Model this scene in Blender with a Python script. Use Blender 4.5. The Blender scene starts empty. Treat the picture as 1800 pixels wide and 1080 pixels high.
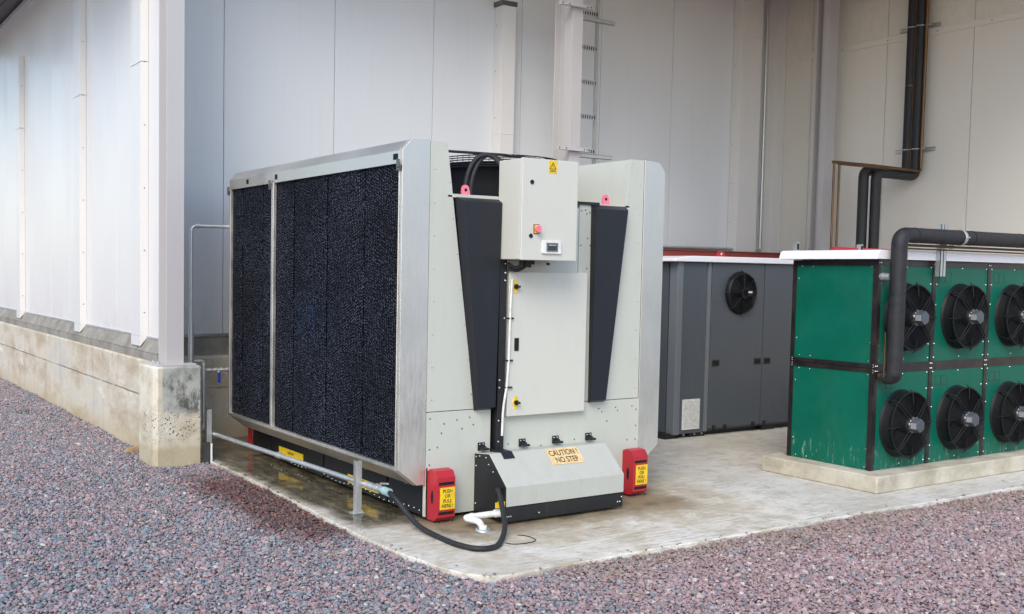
import bpy, bmesh, math, random
import numpy as np
from mathutils import Vector, Matrix
R = math.radians
random.seed(7); rng = np.random.default_rng(11)
scene = bpy.context.scene
COL = scene.collection

# ------------------------------------------------------------------ camera
CAM = Vector((-3.56368, -5.51913, 1.6))
YAW, PIT, ROL = R(31.5523), R(-3.25812), R(0.88160)
FPX, PPX, PPY = 1812.65, 719.57, 580.66
fw = Vector((math.sin(YAW)*math.cos(PIT), math.cos(YAW)*math.cos(PIT), math.sin(PIT)))
rt = Vector((math.cos(YAW), -math.sin(YAW), 0)); up = rt.cross(fw)
cr, sr = math.cos(ROL), math.sin(ROL)
rt2 = cr*rt + sr*up; up2 = -sr*rt + cr*up
cd = bpy.data.cameras.new("camera"); cam = bpy.data.objects.new("camera", cd); COL.objects.link(cam)
m3 = Matrix((rt2, up2, -fw)).transposed()
cam.matrix_world = Matrix.Translation(CAM) @ m3.to_4x4()
cd.sensor_fit = 'HORIZONTAL'; cd.sensor_width = 36; cd.lens = FPX/1800*36
cd.shift_x = (900-PPX)/1800; cd.shift_y = (PPY-540)/1800
cd.clip_start = 0.05; cd.clip_end = 2000
scene.camera = cam

# ------------------------------------------------------------------ world, sun, exposure
SUN_EL, SUN_AZ = R(40), R(228)          # azimuth clockwise from +Y
w = bpy.data.worlds.new("World"); scene.world = w; w.use_nodes = True
nt = w.node_tree; nt.nodes.clear()
sky = nt.nodes.new('ShaderNodeTexSky'); sky.sky_type = 'NISHITA'; sky.sun_disc = False
sky.sun_elevation = SUN_EL; sky.sun_rotation = SUN_AZ; sky.air_density = 1.0; sky.dust_density = 1.2; sky.ozone_density = 1.0
bg = nt.nodes.new('ShaderNodeBackground'); bg.inputs[1].default_value = 0.15
wo = nt.nodes.new('ShaderNodeOutputWorld')
nt.links.new(sky.outputs[0], bg.inputs[0]); nt.links.new(bg.outputs[0], wo.inputs[0])
sl = bpy.data.lights.new("sun", 'SUN'); sl.energy = 1.1; sl.angle = R(30); sl.color = (1, .92, .80)
so = bpy.data.objects.new("sun", sl); COL.objects.link(so)
sd = Vector((math.sin(SUN_AZ)*math.cos(SUN_EL), math.cos(SUN_AZ)*math.cos(SUN_EL), math.sin(SUN_EL)))
so.rotation_euler = sd.to_track_quat('Z', 'Y').to_euler(); so.location = (-8, -8, 12)
scene.view_settings.view_transform = 'Standard'; scene.view_settings.look = 'None'
scene.view_settings.exposure = 0.9; scene.view_settings.gamma = 1.0
scene.view_settings.use_curve_mapping = False

# ------------------------------------------------------------------ material helpers
class Mat:
    def __init__(s, name):
        s.m = bpy.data.materials.new(name); s.m.use_nodes = True; s.t = s.m.node_tree
        s.b = s.t.nodes['Principled BSDF']; s.P = None
    def n(s, typ, **k):
        nd = s.t.nodes.new(typ)
        for a, v in k.items(): setattr(nd, a, v)
        return nd
    def L(s, a, b): s.t.links.new(a, b)
    def put(s, sock, v):
        if hasattr(v, 'links'): s.L(v, sock)
        elif isinstance(v, (tuple, list)) and sock.type == 'RGBA' and len(v) == 3: sock.default_value = (*v, 1)
        else: sock.default_value = v
    def pos(s):
        if not s.P: s.P = s.n('ShaderNodeNewGeometry').outputs['Position']
        return s.P
    def map(s, scale=(1, 1, 1), loc=(0, 0, 0), rot=(0, 0, 0)):
        m = s.n('ShaderNodeMapping'); m.inputs['Scale'].default_value = scale; m.inputs['Location'].default_value = loc
        m.inputs['Rotation'].default_value = rot
        s.L(s.pos(), m.inputs[0]); return m.outputs[0]
    def noise(s, scale, detail=4, rough=.6, vec=None, out=0, dist=0):
        x = s.n('ShaderNodeTexNoise'); x.inputs['Scale'].default_value = scale; x.inputs['Detail'].default_value = detail
        x.inputs['Roughness'].default_value = rough; x.inputs['Distortion'].default_value = dist
        s.L(vec if vec is not None else s.pos(), x.inputs['Vector']); return x.outputs[out]
    def vor(s, scale, vec=None, out='Distance', feat='F1', rnd=1):
        x = s.n('ShaderNodeTexVoronoi', feature=feat); x.inputs['Scale'].default_value = scale; x.inputs['Randomness'].default_value = rnd
        s.L(vec if vec is not None else s.pos(), x.inputs['Vector']); return x.outputs[out]
    def ramp(s, f, stops, interp='LINEAR'):
        r = s.n('ShaderNodeValToRGB'); e = r.color_ramp.elements; r.color_ramp.interpolation = interp
        for i, (p, c) in enumerate(stops):
            if i > 1: e.new(p)
        for i, (p, c) in enumerate(stops):
            e[i].position = p; e[i].color = (*c, 1) if isinstance(c, (tuple, list)) else (c, c, c, 1)
        s.put(r.inputs[0], f); return r.outputs[0]
    def rng(s, f, a, b, c=0, d=1, smooth=True):
        r = s.n('ShaderNodeMapRange'); r.interpolation_type = 'SMOOTHSTEP' if smooth else 'LINEAR'
        s.put(r.inputs[0], f)
        for i, v in enumerate((a, b, c, d)): s.put(r.inputs[i+1], v)
        return r.outputs[0]
    def math(s, op, a, b=None, c=None, clamp=False):
        m = s.n('ShaderNodeMath', operation=op, use_clamp=clamp); s.put(m.inputs[0], a)
        if b is not None: s.put(m.inputs[1], b)
        if c is not None: s.put(m.inputs[2], c)
        return m.outputs[0]
    def mix(s, f, a, b, blend='MIX'):
        m = s.n('ShaderNodeMix', data_type='RGBA', blend_type=blend)
        s.put(m.inputs[0], f); s.put(m.inputs[6], a); s.put(m.inputs[7], b); return m.outputs[2]
    def xyz(s, vec=None):
        x = s.n('ShaderNodeSeparateXYZ'); s.L(vec if vec is not None else s.pos(), x.inputs[0]); return x.outputs
    def bump(s, h, strength=.3, dist=.01, nrm=None):
        b = s.n('ShaderNodeBump'); b.inputs['Strength'].default_value = strength; b.inputs['Distance'].default_value = dist
        s.put(b.inputs['Height'], h)
        if nrm is not None: s.L(nrm, b.inputs['Normal'])
        s.L(b.outputs[0], s.b.inputs['Normal']); return b.outputs[0]
    def set(s, color=None, rough=None, metal=None, spec=None, coat=None, coat_rough=None):
        for k, v in (('Base Color', color), ('Roughness', rough), ('Metallic', metal), ('Specular IOR Level', spec), ('Coat Weight', coat), ('Coat Roughness', coat_rough)):
            if v is not None: s.put(s.b.inputs[k], v)
        return s.m

def painted(name, col, rough=.4, dirt=.12, dirtcol=(.25, .22, .18), grain=0.0, scale=1.0, spec=.5):
    m = Mat(name)
    n1 = m.noise(1.7*scale, 5, .65); n2 = m.noise(14*scale, 4, .7, m.map((1, 1, .25)))
    f = m.math('MULTIPLY', m.rng(n1, .35, .8), m.rng(n2, .3, .9)); f = m.math('MULTIPLY', f, dirt*2.5, clamp=True)
    c = m.mix(f, col, dirtcol)
    r = m.rng(n1, .2, .8, rough*.85, rough*1.2)
    if grain: m.bump(m.noise(420, 2, .6), grain, .002)
    else: m.bump(n1, .06, .02)
    return m.set(c, r, 0, spec)

def metal(name, col, rough=.35, streak=(1, 1, .03), spangle=False, amount=.25, mt=1.0):
    m = Mat(name)
    n = m.noise(60, 4, .6, m.map(streak)); b = m.noise(2.2, 5, .6)
    f = m.math('ADD', m.math('MULTIPLY', n, .5), m.math('MULTIPLY', b, .5))
    c = m.mix(m.rng(f, .3, .7), tuple(x*(1-amount) for x in col), col)
    if spangle:
        v = m.vor(90, out='Color'); c = m.mix(m.math('MULTIPLY', m.xyz(v)[0], .35), c, tuple(x*.6 for x in col))
    r = m.rng(f, .3, .7, rough*.8, rough*1.25)
    m.bump(n, .03, .005)
    return m.set(c, r, mt)

def plain(name, col, rough=.5, metal_=0, spec=.5):
    m = Mat(name); n = m.noise(25, 4, .6)
    return m.set(m.mix(m.rng(n, .3, .8), col, tuple(x*.72 for x in col)), m.rng(n, .3, .7, rough*.85, min(1, rough*1.15)), metal_, spec)

M = {}
M['cream'] = painted('cream_paint', (.52, .535, .475), .42, .12)
M['lid'] = painted('cover_paint', (.46, .475, .43), .42, .14)
M['cab'] = painted('cabinet_paint', (.59, .59, .53), .38, .08)
M['black'] = painted('black_plastic', (.012, .014, .020), .45, .08, (.05, .045, .04), grain=.25, spec=.4)
M['blackpaint'] = painted('black_paint', (.008, .009, .012), .45, .10, (.10, .085, .06))
M['silver'] = metal('stainless_steel', (.80, .765, .70), .46, streak=(1, 1, .15), amount=.08)
M['galv'] = metal('galvanised_steel', (.66, .68, .68), .42, spangle=True, mt=.7)
M['red'] = painted('red_paint', (.42, .018, .03), .38, .12, (.08, .03, .03))
M['pink'] = painted('red_lug_paint', (.85, .20, .28), .45, .05)
M['yellow'] = plain('yellow_label', (.90, .60, .02), .45)
M['peach'] = plain('caution_label', (.80, .58, .30), .45)
M['ink'] = plain('label_ink', (.05, .04, .02), .6)
def rubber():
    m = Mat('black_rubber'); a = m.noise(9, 5, .7); sc = m.noise(34, 6, .8, m.map((1, 1, 1), rot=(.5, .3, .2)))
    c = m.mix(m.rng(a, .3, .7), (.013, .014, .017), (.026, .026, .029))
    c = m.mix(m.math('MULTIPLY', m.rng(sc, .66, .78), .5), c, (.13, .12, .11))
    m.bump(m.math('ADD', a, m.math('MULTIPLY', sc, .3)), .55, .012)
    return m.set(c, m.rng(a, .3, .7, .48, .68), 0, .4)
M['rubber'] = rubber()
M['pvc'] = plain('white_plastic', (.80, .80, .78), .3)
M['teal'] = plain('pale_coupling', (.35, .52, .52), .5)
M['blue'] = plain('blue_plastic', (.01, .04, .35), .35)
M['green'] = None
M['screw'] = metal('zinc_screw', (.75, .76, .78), .3)
M['darkscrew'] = plain('dark_screw', (.10, .10, .10), .4)
M['white'] = painted('white_roof_paint', (.82, .82, .86), .4, .06)
M['greyunit'] = painted('grey_enamel', (.068, .082, .100), .40, .10, (.16, .15, .14))
M['greylight'] = painted('light_grey_enamel', (.14, .16, .18), .4, .06)
M['shroud'] = painted('shroud_black', (.006, .007, .009), .6, .05, (.04, .035, .03), spec=.15)
M['vent'] = plain('vent_plastic', (.72, .74, .73), .5)
M['lilac'] = painted('column_paint', (.48, .465, .47), .45, .06)
M['redbeam'] = painted('red_primer', (.28, .05, .04), .55, .2, (.1, .03, .02))
M['labelgrey'] = plain('motor_label_grey', (.32, .33, .34), .5)
M['screen'] = plain('screen_glass', (.03, .04, .045), .12)
M['hole'] = plain('dark_hole', (.004, .004, .004), .9)
M['aluhub'] = metal('motor_alloy', (.42, .44, .47), .55)
M['wood'] = plain('weathered_wood', (.42, .30, .16), .8)
M['blade'] = painted('fan_black', (.007, .008, .010), .55, .08, (.05, .045, .04), spec=.3)
M['copper'] = metal('aged_copper', (.26, .16, .09), .5, amount=.6)
M['shadowgap'] = plain('seam_sealant', (.34, .31, .26), .8)

# wall panel
def wallmat(name, col, warm=(.50, .42, .30), rough=.33, top_dirt=.0):
    m = Mat(name); x, y, z = m.xyz()
    rib = m.n('ShaderNodeTexWave', wave_type='BANDS', bands_direction='DIAGONAL')
    # micro-ribbed sheet: ribs run vertically
    cx = m.math('ADD', x, y)
    ribs = m.math('SINE', m.math('MULTIPLY', cx, 2*math.pi/.05))
    fine = m.noise(2.0, 5, .6, m.map((1, 1, .35)))
    st = m.noise(9, 4, .7, m.map((2.5, 2.5, .10)))
    c = m.mix(m.math('MULTIPLY', m.rng(st, .5, .8), .10), col, warm)
    spl = m.math('MULTIPLY', m.rng(z, 1.35, .98), m.rng(m.noise(6, 5, .7), .35, .75))
    c = m.mix(m.math('MULTIPLY', spl, .22), c, (.42, .38, .32))
    if top_dirt:
        td = m.math('MULTIPLY', m.rng(z, 4.44, 4.52), m.rng(m.noise(11, 6, .75, m.map((1.2, 1.2, .5))), .40, .72))
        c = m.mix(m.math('MULTIPLY', td, top_dirt), c, (.30, .24, .17))
    h = m.math('ADD', m.math('MULTIPLY', ribs, .10), m.math('MULTIPLY', fine, .9))
    m.bump(h, .10, .01)
    m.t.nodes.remove(rib)
    return m.set(c, m.rng(fine, .3, .7, rough*.85, rough*1.2), 0, .5)
M['wall'] = wallmat('wall_sheet', (.71, .695, .68))
M['wall_rear'] = wallmat('wall_sheet_cool_light', (.665, .685, .705))  # neutral white sheet; the bluish tint stands for cool sky light
M['wall_right'] = wallmat('wall_sheet_warm_light_stained', (.70, .675, .62), top_dirt=.14)  # warm tint stands for light bounced off the canopy; top dirt is real
M['trim'] = painted('white_flashing', (.69, .68, .665), .36, .05)

def green():
    m = Mat('green_enamel'); x, y, z = m.xyz()
    n = m.noise(2.5, 5, .6); c = m.mix(m.rng(n, .3, .7), (.0, .104, .066), (.0, .126, .082))
    c = m.mix(m.math('MULTIPLY', m.rng(m.noise(5.5, 6, .7, m.map((1, 1, .5))), .42, .75), .05), c, (.16, .22, .18))
    run = m.noise(30, 5, .75, m.map((1, 1, .22)))
    low = m.math('MULTIPLY', m.rng(z, .42, .13), m.rng(run, .56, .68)); low = m.math('MULTIPLY', low, 1.0)
    sp = m.math('MULTIPLY', m.rng(m.vor(14), .05, .03), m.rng(m.noise(1.3, 3), .45, .6))
    c = m.mix(m.math('MULTIPLY', low, .75), c, (.42, .45, .38)); c = m.mix(m.math('MULTIPLY', sp, .5), c, (.4, .45, .4))
    m.bump(m.noise(3, 3), .05, .02)
    return m.set(c, m.rng(n, .3, .7, .42, .52), 0, .3)
M['green'] = green()

def frame_dark():
    m = Mat('dark_frame'); n = m.noise(6, 5, .7)
    m.bump(n, .05, .01)
    return m.set(m.mix(m.rng(n, .4, .8), (.014, .012, .014), (.042, .034, .031)), .38)
M['frame'] = frame_dark()

def concrete_wall():
    m = Mat('cast_concrete_beige'); x, y, z = m.xyz()
    big = m.noise(1.6, 7, .68, m.map((1, .8, 1.6))); mid = m.noise(7, 7, .7); st = m.noise(9, 5, .7, m.map((1.5, 1.5, .12)))
    c = m.ramp(m.rng(big, .25, .75), [(0, (.38, .30, .20)), (.35, (.50, .43, .33)), (.65, (.59, .54, .45)), (1, (.50, .49, .45))])
    c = m.mix(m.math('MULTIPLY', m.rng(st, .5, .75), .45), c, (.33, .28, .21))
    eff = m.math('MULTIPLY', m.rng(m.noise(3.1, 7, .7, m.map((1, .5, 2.2))), .53, .66), m.rng(m.math('ABSOLUTE', m.math('SUBTRACT', z, .40)), .28, .05))
    c = m.mix(m.math('MULTIPLY', eff, .75), c, (.74, .71, .68))
    c = m.mix(m.math('MULTIPLY', m.rng(z, .22, .0), .5), c, (.44, .35, .20))
    topdark = m.math('MULTIPLY', m.rng(z, .62, .80), m.rng(m.noise(5, 6, .75, m.map((1.3, 1.3, .5))), .5, .72))
    c = m.mix(m.math('MULTIPLY', topdark, .55), c, (.20, .19, .15))
    joint = m.rng(m.math('ABSOLUTE', m.math('SUBTRACT', z, m.math('ADD', .47, m.math('MULTIPLY', m.noise(2), .02)))), .012, .002)
    jy = m.math('ABSOLUTE', m.math('SUBTRACT', m.math('FRACT', m.math('DIVIDE', m.math('ADD', y, -.25), 1.25)), .5))
    jv = m.rng(m.math('MULTIPLY', jy, 1.25), .007, .001)
    jm = m.math('MULTIPLY', m.math('MAXIMUM', joint, jv), m.rng(m.noise(4, 5, .8), .3, .6))
    c = m.mix(m.math('MULTIPLY', jm, .75), c, (.13, .10, .07))
    pits = m.rng(m.vor(38), .10, .05); pits = m.math('MULTIPLY', pits, m.rng(m.noise(5), .48, .6))
    c = m.mix(m.math('MULTIPLY', pits, .6), c, (.14, .11, .08))
    h = m.math('SUBTRACT', m.math('ADD', m.math('MULTIPLY', mid, .5), m.math('MULTIPLY', big, .5)), m.math('ADD', m.math('MULTIPLY', jm, .6), m.math('MULTIPLY', pits, .5)))
    m.bump(h, .55, .02)
    return m.set(c, .85)
M['concrete'] = concrete_wall()

def pier_mat():
    m = Mat('pier_concrete'); x, y, z = m.xyz()
    big = m.noise(4, 7, .7); 
    c = m.ramp(m.rng(big, .25, .75), [(0, (.44, .37, .26)), (.5, (.62, .57, .46)), (1, (.72, .69, .60))])
    edge = m.math('ADD', .42, m.math('MULTIPLY', m.math('SUBTRACT', m.noise(7, 5), .5), .30))
    upper = m.rng(m.math('SUBTRACT', z, edge), -.01, .02)
    front = m.rng(x, -.93, -.90)
    grey = m.ramp(m.rng(m.noise(6, 7, .75), .3, .7), [(0, (.25, .26, .24)), (.5, (.40, .41, .38)), (1, (.50, .50, .45))])
    c = m.mix(m.math('MULTIPLY', upper, front), c, grey)
    stn = m.math('MULTIPLY', m.rng(m.noise(7.5, 7, .75, m.map((1.2, 1, .55))), .47, .62), m.math('MULTIPLY', m.rng(z, .36, .46), m.rng(z, .78, .70)))
    c = m.mix(m.math('MULTIPLY', m.math('MULTIPLY', stn, front), .85), c, (.045, .05, .045))
    v = m.vor(38); low = m.math('MULTIPLY', m.math('SUBTRACT', 1, upper), m.rng(z, .16, .22))
    pit = m.math('MULTIPLY', m.rng(v, .30, .16), m.math('MULTIPLY', low, m.rng(m.noise(9, 4), .42, .56)))
    c = m.mix(m.math('MULTIPLY', pit, .85), c, (.06, .05, .04))
    c = m.mix(m.math('MULTIPLY', m.rng(z, .20, .10), .65), c, (.36, .30, .17))
    h = m.math('SUBTRACT', m.math('ADD', m.math('MULTIPLY', m.noise(60, 5, .7), m.math('ADD', .15, m.math('MULTIPLY', low, .6))), m.math('MULTIPLY', big, .5)), m.math('MULTIPLY', pit, 1.2))
    m.bump(h, .7, .02)
    return m.set(c, .85)
M['pier'] = pier_mat()

def tile_mat():
    m = Mat('skirt_mortar'); b = m.noise(4, 6, .7)
    m.bump(b, .4, .02)
    return m.set(m.ramp(m.rng(b, .3, .7), [(0, (.20, .185, .16)), (1, (.34, .32, .28))]), .85)
M['skirt'] = tile_mat()

def slab_mat():
    m = Mat('slab_concrete'); x, y, z = m.xyz()
    big = m.noise(1.1, 7, .65); mid = m.noise(4.5, 7, .7, m.map((1, 1.3, 1), rot=(0, 0, .35)))
    c = m.ramp(m.rng(big, .28, .72), [(0, (.54, .49, .39)), (.45, (.70, .665, .58)), (1, (.78, .76, .71))])
    c = m.mix(m.math('MULTIPLY', m.rng(mid, .46, .66), .65), c, (.44, .37, .25))
    br = m.noise(30, 5, .75, m.map((.10, 1.6, 1), rot=(0, 0, R(-14))))
    br2 = m.noise(60, 3, .6, m.map((.06, 1.5, 1), rot=(0, 0, R(-14))))
    c = m.mix(m.math('MULTIPLY', m.math('MULTIPLY', m.rng(br, .48, .64), m.rng(m.noise(1.5, 5), .3, .6)), .8), c, (.25, .235, .20))
    # right side cooler, bluish
    c = m.mix(m.math('MULTIPLY', m.rng(x, 1.6, 3.2), .35), c, (.50, .52, .52))
    # brown run-off round the machine's foot
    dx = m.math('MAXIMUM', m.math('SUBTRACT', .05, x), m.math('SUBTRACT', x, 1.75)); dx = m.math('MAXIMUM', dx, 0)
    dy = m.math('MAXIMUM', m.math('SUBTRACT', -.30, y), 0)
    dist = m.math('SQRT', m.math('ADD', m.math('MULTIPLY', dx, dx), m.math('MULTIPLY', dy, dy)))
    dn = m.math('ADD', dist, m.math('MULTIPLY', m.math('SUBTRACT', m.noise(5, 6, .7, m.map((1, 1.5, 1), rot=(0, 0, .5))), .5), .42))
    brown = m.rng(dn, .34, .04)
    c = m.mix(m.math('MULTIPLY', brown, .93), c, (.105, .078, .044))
    brown2 = m.math('MULTIPLY', m.rng(dn, .85, .15), m.rng(m.noise(3.7, 6, .7), .36, .56))
    c = m.mix(m.math('MULTIPLY', brown2, .65), c, (.34, .26, .15))
    fs = m.noise(24, 6, .8, m.map((.5, 1.2, 1), rot=(0, 0, .3)))
    c = m.mix(m.math('MULTIPLY', m.rng(fs, .50, .68), .5), c, (.26, .225, .17))
    c = m.mix(m.math('MULTIPLY', m.math('MULTIPLY', m.rng(fs, .45, .25), m.rng(m.noise(1.9, 4), .45, .6)), .5), c, (.68, .67, .64))
    # wet strip along the pad side
    wn = m.math('MULTIPLY', m.math('SUBTRACT', m.noise(2.6, 6, .65), .5), .55)
    wx = m.rng(m.math('ADD', x, m.math('MULTIPLY', wn, .5)), -.55, -.40); wx2 = m.rng(x, .9, .2)
    wy = m.rng(m.math('ADD', y, wn), -.15, .25); wy2 = m.rng(m.math('ADD', y, wn), 3.5, 3.0)
    wet = m.math('MULTIPLY', m.math('MULTIPLY', wx, wx2), m.math('MULTIPLY', wy, wy2))
    olive = m.ramp(m.rng(m.noise(8, 6, .7, m.map((1.5, .6, 1))), .35, .65), [(0, (.040, .034, .020)), (.6, (.105, .090, .055)), (1, (.19, .165, .11))])
    c = m.mix(m.math('MULTIPLY', wet, .93), c, olive)
    puddle = m.math('MULTIPLY', wet, m.rng(m.noise(2.3, 4, .55), .34, .50))
    foot = m.math('MULTIPLY', brown, .5)
    rough = m.math('SUBTRACT', .88, m.math('MULTIPLY', wet, .55)); rough = m.math('SUBTRACT', rough, m.math('MULTIPLY', foot, .5))
    rough = m.mix(puddle, rough, (.045, .045, .045))
    # cracks and specks
    sp = m.math('MULTIPLY', m.rng(m.vor(9), .035, .02), m.rng(m.noise(2), .4, .6))
    c = m.mix(m.math('MULTIPLY', sp, .8), c, (.05, .05, .045))
    h = m.math('ADD', m.math('ADD', m.math('MULTIPLY', br, .7), m.math('MULTIPLY', br2, .5)), m.math('MULTIPLY', m.noise(120, 3), .3))
    b = m.n('ShaderNodeBump'); b.inputs['Distance'].default_value = .008; m.L(h, b.inputs['Height'])
    m.L(m.math('ADD', .025, m.math('MULTIPLY', m.math('SUBTRACT', 1, puddle), .85)), b.inputs['Strength']); m.L(b.outputs[0], m.b.inputs['Normal'])
    return m.set(c, rough, 0, .5)
M['slab'] = slab_mat()

def plinth_mat():
    m = Mat('plinth_concrete'); big = m.noise(3, 7, .7)
    c = m.ramp(m.rng(big, .3, .7), [(0, (.36, .33, .25)), (.5, (.50, .46, .37)), (1, (.58, .55, .47))])
    pit = m.math('MULTIPLY', m.rng(m.vor(26, m.map((1, 1, .6))), .13, .06), m.rng(m.noise(6), .45, .6))
    c = m.mix(m.math('MULTIPLY', pit, .65), c, (.12, .10, .07))
    m.bump(m.math('SUBTRACT', m.noise(40, 6, .7), pit), .5, .012)
    return m.set(c, .85)
M['plinth'] = plinth_mat()

def gravel_color(m, r1, r2):
    x, y, z = m.xyz()
    pink = m.ramp(r1, [(0, (.26, .17, .175)), (.25, (.34, .23, .235)), (.55, (.42, .295, .305)), (.8, (.38, .275, .29)), (.93, (.46, .37, .31)), (1, (.62, .59, .56))])
    blue = m.ramp(r1, [(0, (.12, .15, .175)), (.5, (.19, .235, .27)), (1, (.30, .345, .385))])
    left = m.math('ADD', m.rng(m.math('SUBTRACT', x, m.math('MULTIPLY', m.math('ADD', y, 1.5), .3)), 1.2, -1.2, .10, .46), m.math('MULTIPLY', m.math('SUBTRACT', m.noise(.9, 3), .5), .35))
    c = m.mix(m.rng(r2, m.math('SUBTRACT', left, .03), m.math('ADD', left, .03), 1, 0, False), pink, blue)
    wn = m.math('MULTIPLY', m.math('SUBTRACT', m.noise(3.2, 5), .5), .6)
    wet = m.math('MULTIPLY', m.rng(m.math('ADD', x, wn), -1.12, -.82), m.math('MULTIPLY', m.rng(m.math('ADD', y, wn), -.25, .25), m.rng(m.math('ADD', y, wn), 2.5, 1.7)))
    wet = m.math('MULTIPLY', wet, m.rng(x, -.3, -.42))
    wetc = m.mix(1.0, c, (.42, .24, .20), 'MULTIPLY')
    c = m.mix(wet, c, wetc)
    # dusty soil showing between the stones beside the slab's front edge
    dn = m.math('MULTIPLY', m.rng(m.math('ADD', y, m.math('MULTIPLY', m.noise(2), .5)), -1.55, -1.0), m.rng(x, -.2, .4))
    c = m.mix(m.math('MULTIPLY', dn, m.rng(m.noise(3.1, 5), .35, .62, .15, .7)), c, (.27, .21, .155))
    return c, wet
def gravel_mat():
    m = Mat('gravel_stone')
    a = m.n('ShaderNodeAttribute'); a.attribute_name = 'rnd'
    s = m.xyz(a.outputs['Vector'])
    c, wet = gravel_color(m, s[0], s[1])
    c = m.mix(m.math('MULTIPLY', m.noise(160, 3), .35), c, (.2, .17, .17))
    return m.set(c, m.math('SUBTRACT', .82, m.math('MULTIPLY', wet, .5)), 0, .4)
M['gravel'] = gravel_mat()
def ground_mat():
    m = Mat('gravel_ground')
    v = m.n('ShaderNodeTexVoronoi'); v.inputs['Scale'].default_value = 48; m.L(m.pos(), v.inputs['Vector'])
    s = m.xyz(v.outputs['Color']); c, wet = gravel_color(m, s[0], s[1])
    c = m.mix(m.rng(v.outputs['Distance'], .5, .9), c, (.14, .11, .11))
    m.bump(m.math('SUBTRACT', 1, v.outputs['Distance']), .8, .02)
    return m.set(c, .85)
M['ground'] = ground_mat()

def pad_mat(sg):
    m = Mat('wet_pad'); x, y, z = m.xyz()
    # flute angle flips between neighbouring pads
    zz = m.math('ADD', m.math('MULTIPLY', y, 1.0), 0)
    vec = m.n('ShaderNodeCombineXYZ')
    wob = m.math('MULTIPLY', m.math('SUBTRACT', m.noise(5, 3), .5), .06)
    m.L(m.math('MULTIPLY', m.math('ADD', y, wob), 45), vec.inputs[0]); m.L(m.math('MULTIPLY', m.math('ADD', m.math('ADD', z, m.math('MULTIPLY', m.math('SUBTRACT', m.noise(4, 2, vec=m.map((1, 1.5, 1))), .5), .12)), m.math('MULTIPLY', y, .55*sg)), 50), vec.inputs[1])
    v = m.n('ShaderNodeTexVoronoi'); v.inputs['Scale'].default_value = 1.0; v.inputs['Randomness'].default_value = .28; m.L(vec.outputs[0], v.inputs['Vector'])
    ridge = m.rng(v.outputs['Distance'], .16, .46, 1, 0)
    rs = m.xyz(v.outputs['Color'])[0]
    tone = m.math('MULTIPLY', ridge, m.rng(rs, .1, .9, .65, 1.0))
    blot = m.rng(m.noise(1.6, 5, .6), .35, .7)
    lit = m.mix(blot, (.050, .054, .070), (.088, .101, .135))
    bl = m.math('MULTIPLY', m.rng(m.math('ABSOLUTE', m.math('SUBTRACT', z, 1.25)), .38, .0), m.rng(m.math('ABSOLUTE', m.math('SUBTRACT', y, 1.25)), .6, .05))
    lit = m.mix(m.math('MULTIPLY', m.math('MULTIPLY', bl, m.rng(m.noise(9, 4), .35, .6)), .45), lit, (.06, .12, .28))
    c = m.mix(tone, (.002, .0025, .005), lit)
    m.bump(ridge, .5, .006)
    return m.set(c, .75, 0, .08)
M['pad'] = pad_mat(1); M['pad_b'] = pad_mat(-1)
def soffit_mat():  # unseen yard soffit, coloured warm so its bounce warms the walls
    m = Mat('warm_bounce_soffit'); n = m.noise(3, 5)
    return m.set(m.mix(m.rng(n, .3, .7), (.50, .31, .14), (.58, .38, .20)), .7)
M['soffit'] = soffit_mat()
M['soffit_dark'] = plain('dark_soffit_sheet', (.09, .085, .08), .5)

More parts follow.
